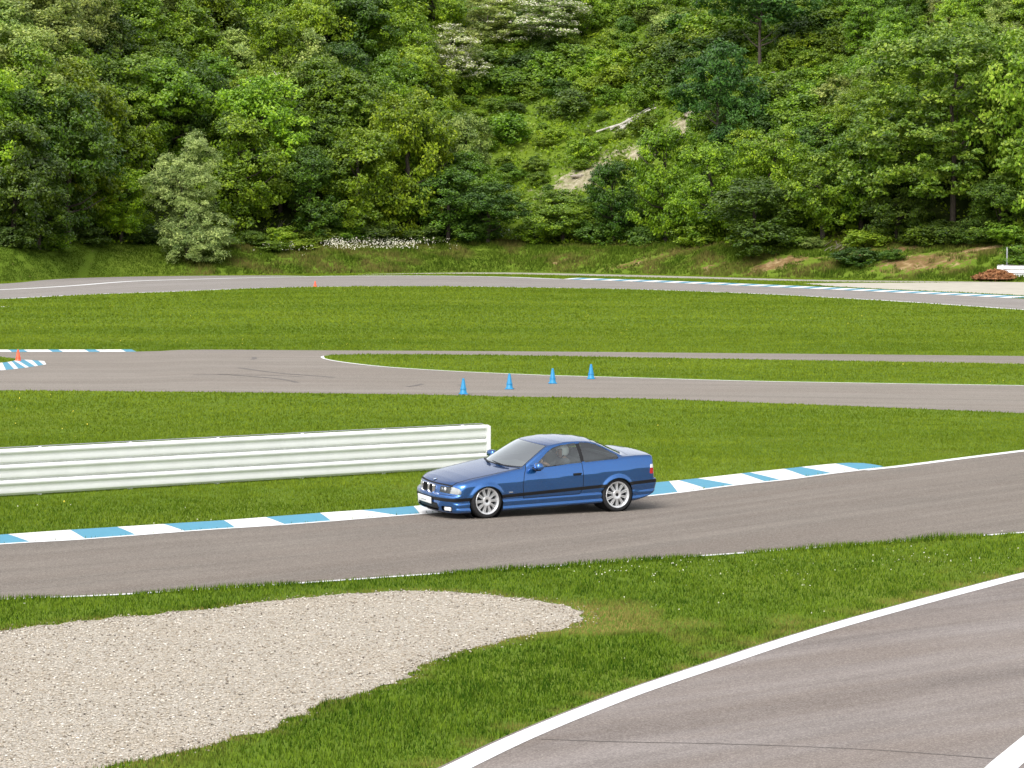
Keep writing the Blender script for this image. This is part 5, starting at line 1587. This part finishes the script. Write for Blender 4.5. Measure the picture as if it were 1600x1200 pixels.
    MB().box((3.72, 0, .955), (.40, 1.15, .03), bevel=.01).build('parcel_shelf', M['trim'], root)
    Mw = Matrix.Translation((2.06, -.37, .80)) @ Matrix.Rotation(R(-65), 4, 'Y')
    ringp = [Mw @ Vector((.185 * math.cos(t), .185 * math.sin(t), 0)) for t in np.linspace(0, 2 * np.pi, 33)]
    mb = MB().tube(ringp, .015, 8, cap=False)
    for t in (0, 2.2, 4.1): mb.tube([Mw @ Vector((0, 0, -.02)), Mw @ Vector((.185 * math.cos(t), .185 * math.sin(t), 0))], .014, 6)
    mb.tube([Mw @ Vector((0, 0, -.02)), Mw @ Vector((0, 0, -.25))], .03, 8)
    mb.build('steering_wheel', M['black'], root)
    MB().box((2.17, 0, 1.235), (.03, .22, .06), bevel=.012).build('inner_mirror', M['black'], root)
    for y in (-.46, -.36):
        MB().tube([(4.20, y, .245), (4.40, y, .245)], .030, 12).build('exhaust_pipe', M['chrome'], root)
def surf_front(y, z):
    x = np.linspace(-.3, .8, 2201)
    f = FIELD(np.c_[x, np.full_like(x, y), np.full_like(x, z)])
    return float(x[np.argmax(f < 0)])
def surf_side(x, z):
    y = np.linspace(1.1, .3, 1601)
    f = FIELD(np.c_[np.full_like(y, x), y, np.full_like(y, z)])
    return float(y[np.argmax(f < 0)])
def top_z(x, y):
    z = np.linspace(1.5, .4, 2201)
    f = FIELD(np.c_[np.full_like(z, x), np.full_like(z, y), z])
    return float(z[np.argmax(f < 0)])

YAW = R(27.3)
pf = at(761, 810.5)
ca, sa = math.cos(YAW), math.sin(YAW)
lx, ly = FAX, -.85
car = empty('sports_coupe', (pf[0] - (ca * lx - sa * ly), pf[1] - (sa * lx + ca * ly), .006), YAW)
tag(car, 'metallic blue two door coupe cornering along the inside kerb with a helmeted driver', 'car')
build_car(car)
car.scale = (1.004,) * 3

# ------------------------------------------------------------------ the driver
def skin_figure(name, verts, edges, radii, mats, levels=2):
    me = bpy.data.meshes.new(name)
    me.from_pydata([tuple(v) for v in verts], edges, [])
    o = bpy.data.objects.new(name, me); col.objects.link(o)
    m = o.modifiers.new('skin', 'SKIN'); m.use_smooth_shade = True
    for i, r_ in enumerate(radii): me.skin_vertices[0].data[i].radius = (r_, r_)
    me.skin_vertices[0].data[0].use_root = True
    s = o.modifiers.new('sub', 'SUBSURF'); s.levels = s.render_levels = levels
    dg = bpy.context.evaluated_depsgraph_get()
    m2 = bpy.data.meshes.new_from_object(o.evaluated_get(dg))
    bpy.data.objects.remove(o); bpy.data.meshes.remove(me)
    for x in mats: m2.materials.append(x)
    return m2
def driver(root_car):
    y = -.37
    J = {'pelvis': (2.56, y, .55), 'belly': (2.60, y, .68), 'chest': (2.625, y, .84), 'neck0': (2.62, y, .955), 'neck': (2.59, y, 1.01), 'head': (2.565, y, 1.09), 'crown': (2.56, y, 1.165),
         'shL': (2.60, y - .17, .925), 'elL': (2.40, y - .235, .76), 'wrL': (2.17, y - .185, .905), 'haL': (2.10, y - .165, .945),
         'shR': (2.60, y + .17, .925), 'elR': (2.40, y + .235, .74), 'wrR': (2.16, y + .18, .87), 'haR': (2.09, y + .165, .905),
         'hiL': (2.50, y - .09, .54), 'knL': (2.08, y - .15, .62), 'anL': (1.86, y - .12, .32), 'toL': (1.70, y - .12, .33),
         'hiR': (2.50, y + .09, .54), 'knR': (2.08, y + .12, .60), 'anR': (1.84, y + .10, .30), 'toR': (1.68, y + .10, .33)}
    rad = {'pelvis': .12, 'belly': .125, 'chest': .14, 'neck0': .075, 'neck': .055, 'head': .085, 'crown': .07, 'shL': .07, 'elL': .046, 'wrL': .030, 'haL': .036, 'shR': .07, 'elR': .046, 'wrR': .030, 'haR': .036,
           'hiL': .09, 'knL': .062, 'anL': .042, 'toL': .036, 'hiR': .09, 'knR': .062, 'anR': .042, 'toR': .036}
    E_ = [('pelvis', 'belly'), ('belly', 'chest'), ('chest', 'neck0'), ('neck0', 'neck'), ('neck', 'head'), ('head', 'crown')]
    for s in 'LR': E_ += [('chest', 'sh' + s), ('sh' + s, 'el' + s), ('el' + s, 'wr' + s), ('wr' + s, 'ha' + s), ('pelvis', 'hi' + s), ('hi' + s, 'kn' + s), ('kn' + s, 'an' + s), ('an' + s, 'to' + s)]
    ks = list(J); ix = {k: i for i, k in enumerate(ks)}
    me = skin_figure('body', [J[k] for k in ks], [(ix[a], ix[b]) for a, b in E_], [rad[k] for k in ks], [M['shirt'], M['skin'], M['jeans']])
    for p in me.polygons:
        c = p.center
        if c.z > .985 or (c.x < 2.21 and c.z > .80): p.material_index = 1
        elif c.z < .64 and c.x < 2.62: p.material_index = 2
        p.use_smooth = True
    root = empty('person', root_car.matrix_world @ Vector((2.5, y, .49)), YAW)
    tag(root, 'person in a white helmet and grey shirt at the wheel of the blue coupe', 'person')
    off = Vector((-2.5, -y, -.49))
    me.transform(Matrix.Translation(off))
    link('body', me, root)
    # fingers closed round the wheel rim
    for s, hb in ((-1, J['haL']), (1, J['haR'])):
        hand = MB()
        for k in range(4):
            b = Vector(hb) + Vector((-.005, -s * (.010), .024 - .016 * k)) + off
            ln = (.052, .058, .055, .045)[k]
            hand.tube([b, b + Vector((-ln * .55, -s * .004, .004)), b + Vector((-ln * .75, s * .022, .0)), b + Vector((-ln * .35, s * .034, -.002))], [.0095, .009, .0085, .007], 7)
        b = Vector(hb) + Vector((.0, -s * .016, .026)) + off
        hand.tube([b, b + Vector((-.012, -s * .022, .022)), b + Vector((-.040, -s * .018, .032))], [.011, .010, .008], 7)
        o = hand.build('fingers', M['skin'], root); o['kind'] = 'stuff'
    # face: nose, eyes, ears under the open helmet
    hc = Vector(J['head']) + off
    bm = MB()
    bm.tube([hc + Vector((-.083, 0, .02)), hc + Vector((-.108, 0, -.015)), hc + Vector((-.086, 0, -.022))], [.008, .014, .010], 8)
    bm.build('nose', M['skin'], root)
    for s in (-1, 1):
        b2 = bmesh.new(); bmesh.ops.create_uvsphere(b2, u_segments=10, v_segments=8, radius=.012)
        m_ = bpy.data.meshes.new('eye'); b2.to_mesh(m_); b2.free(); m_.materials.append(M['visor'])
        link('eye', m_, root, hc + Vector((-.080, s * .032, .018)))
    MB().box(hc + Vector((-.082, 0, -.055)), (.008, .048, .008), bevel=.003).build('mouth', plain('lips', (.35, .12, .10), .5), root)
    # helmet shell, open at the face
    b3 = bmesh.new(); bmesh.ops.create_uvsphere(b3, u_segments=32, v_segments=20, radius=1)
    for v in b3.verts:
        v.co = Vector((v.co.x * .142, v.co.y * .122, v.co.z * .145))
    kill = [f for f in b3.faces if (f.calc_center_median().x < -.055 and -.13 < f.calc_center_median().z < .045) or f.calc_center_median().z < -.085]
    bmesh.ops.delete(b3, geom=kill, context='FACES')
    bmesh.ops.solidify(b3, geom=b3.faces[:], thickness=.016)
    for f in b3.faces: f.smooth = True
    m_ = bpy.data.meshes.new('helmet'); b3.to_mesh(m_); b3.free(); m_.materials.append(M['helmet'])
    hz = link('helmet', m_, root, hc + Vector((.012, 0, .028)))
    MB().box((-.135, 0, .052), (.05, .17, .018), rot=Matrix.Rotation(R(12), 3, 'Y'), bevel=.006).build('peak', M['helmet'], hz)
    MB().tube([(-.02, -.118, -.07), (-.05, -.07, -.13), (-.05, .07, -.13), (-.02, .118, -.07)], .008, 6).build('chin_strap', M['black'], hz)
bpy.context.view_layer.update()
driver(car)
ROLL = Matrix.Rotation(R(3.3), 4, 'X')
lean = Matrix.Translation((FAX, 0, .18)) @ Matrix.Rotation(R(-1.4), 4, 'Y') @ ROLL @ Matrix.Translation((-FAX, 0, -.18))
for c in car.children:
    if c.name.split('.')[0] != 'wheel': c.matrix_basis = lean @ c.matrix_basis
drv = [o for o in bpy.data.objects if o.name == 'person'][0]
bpy.context.view_layer.update()
drv.matrix_world = car.matrix_world @ lean @ car.matrix_world.inverted() @ drv.matrix_world
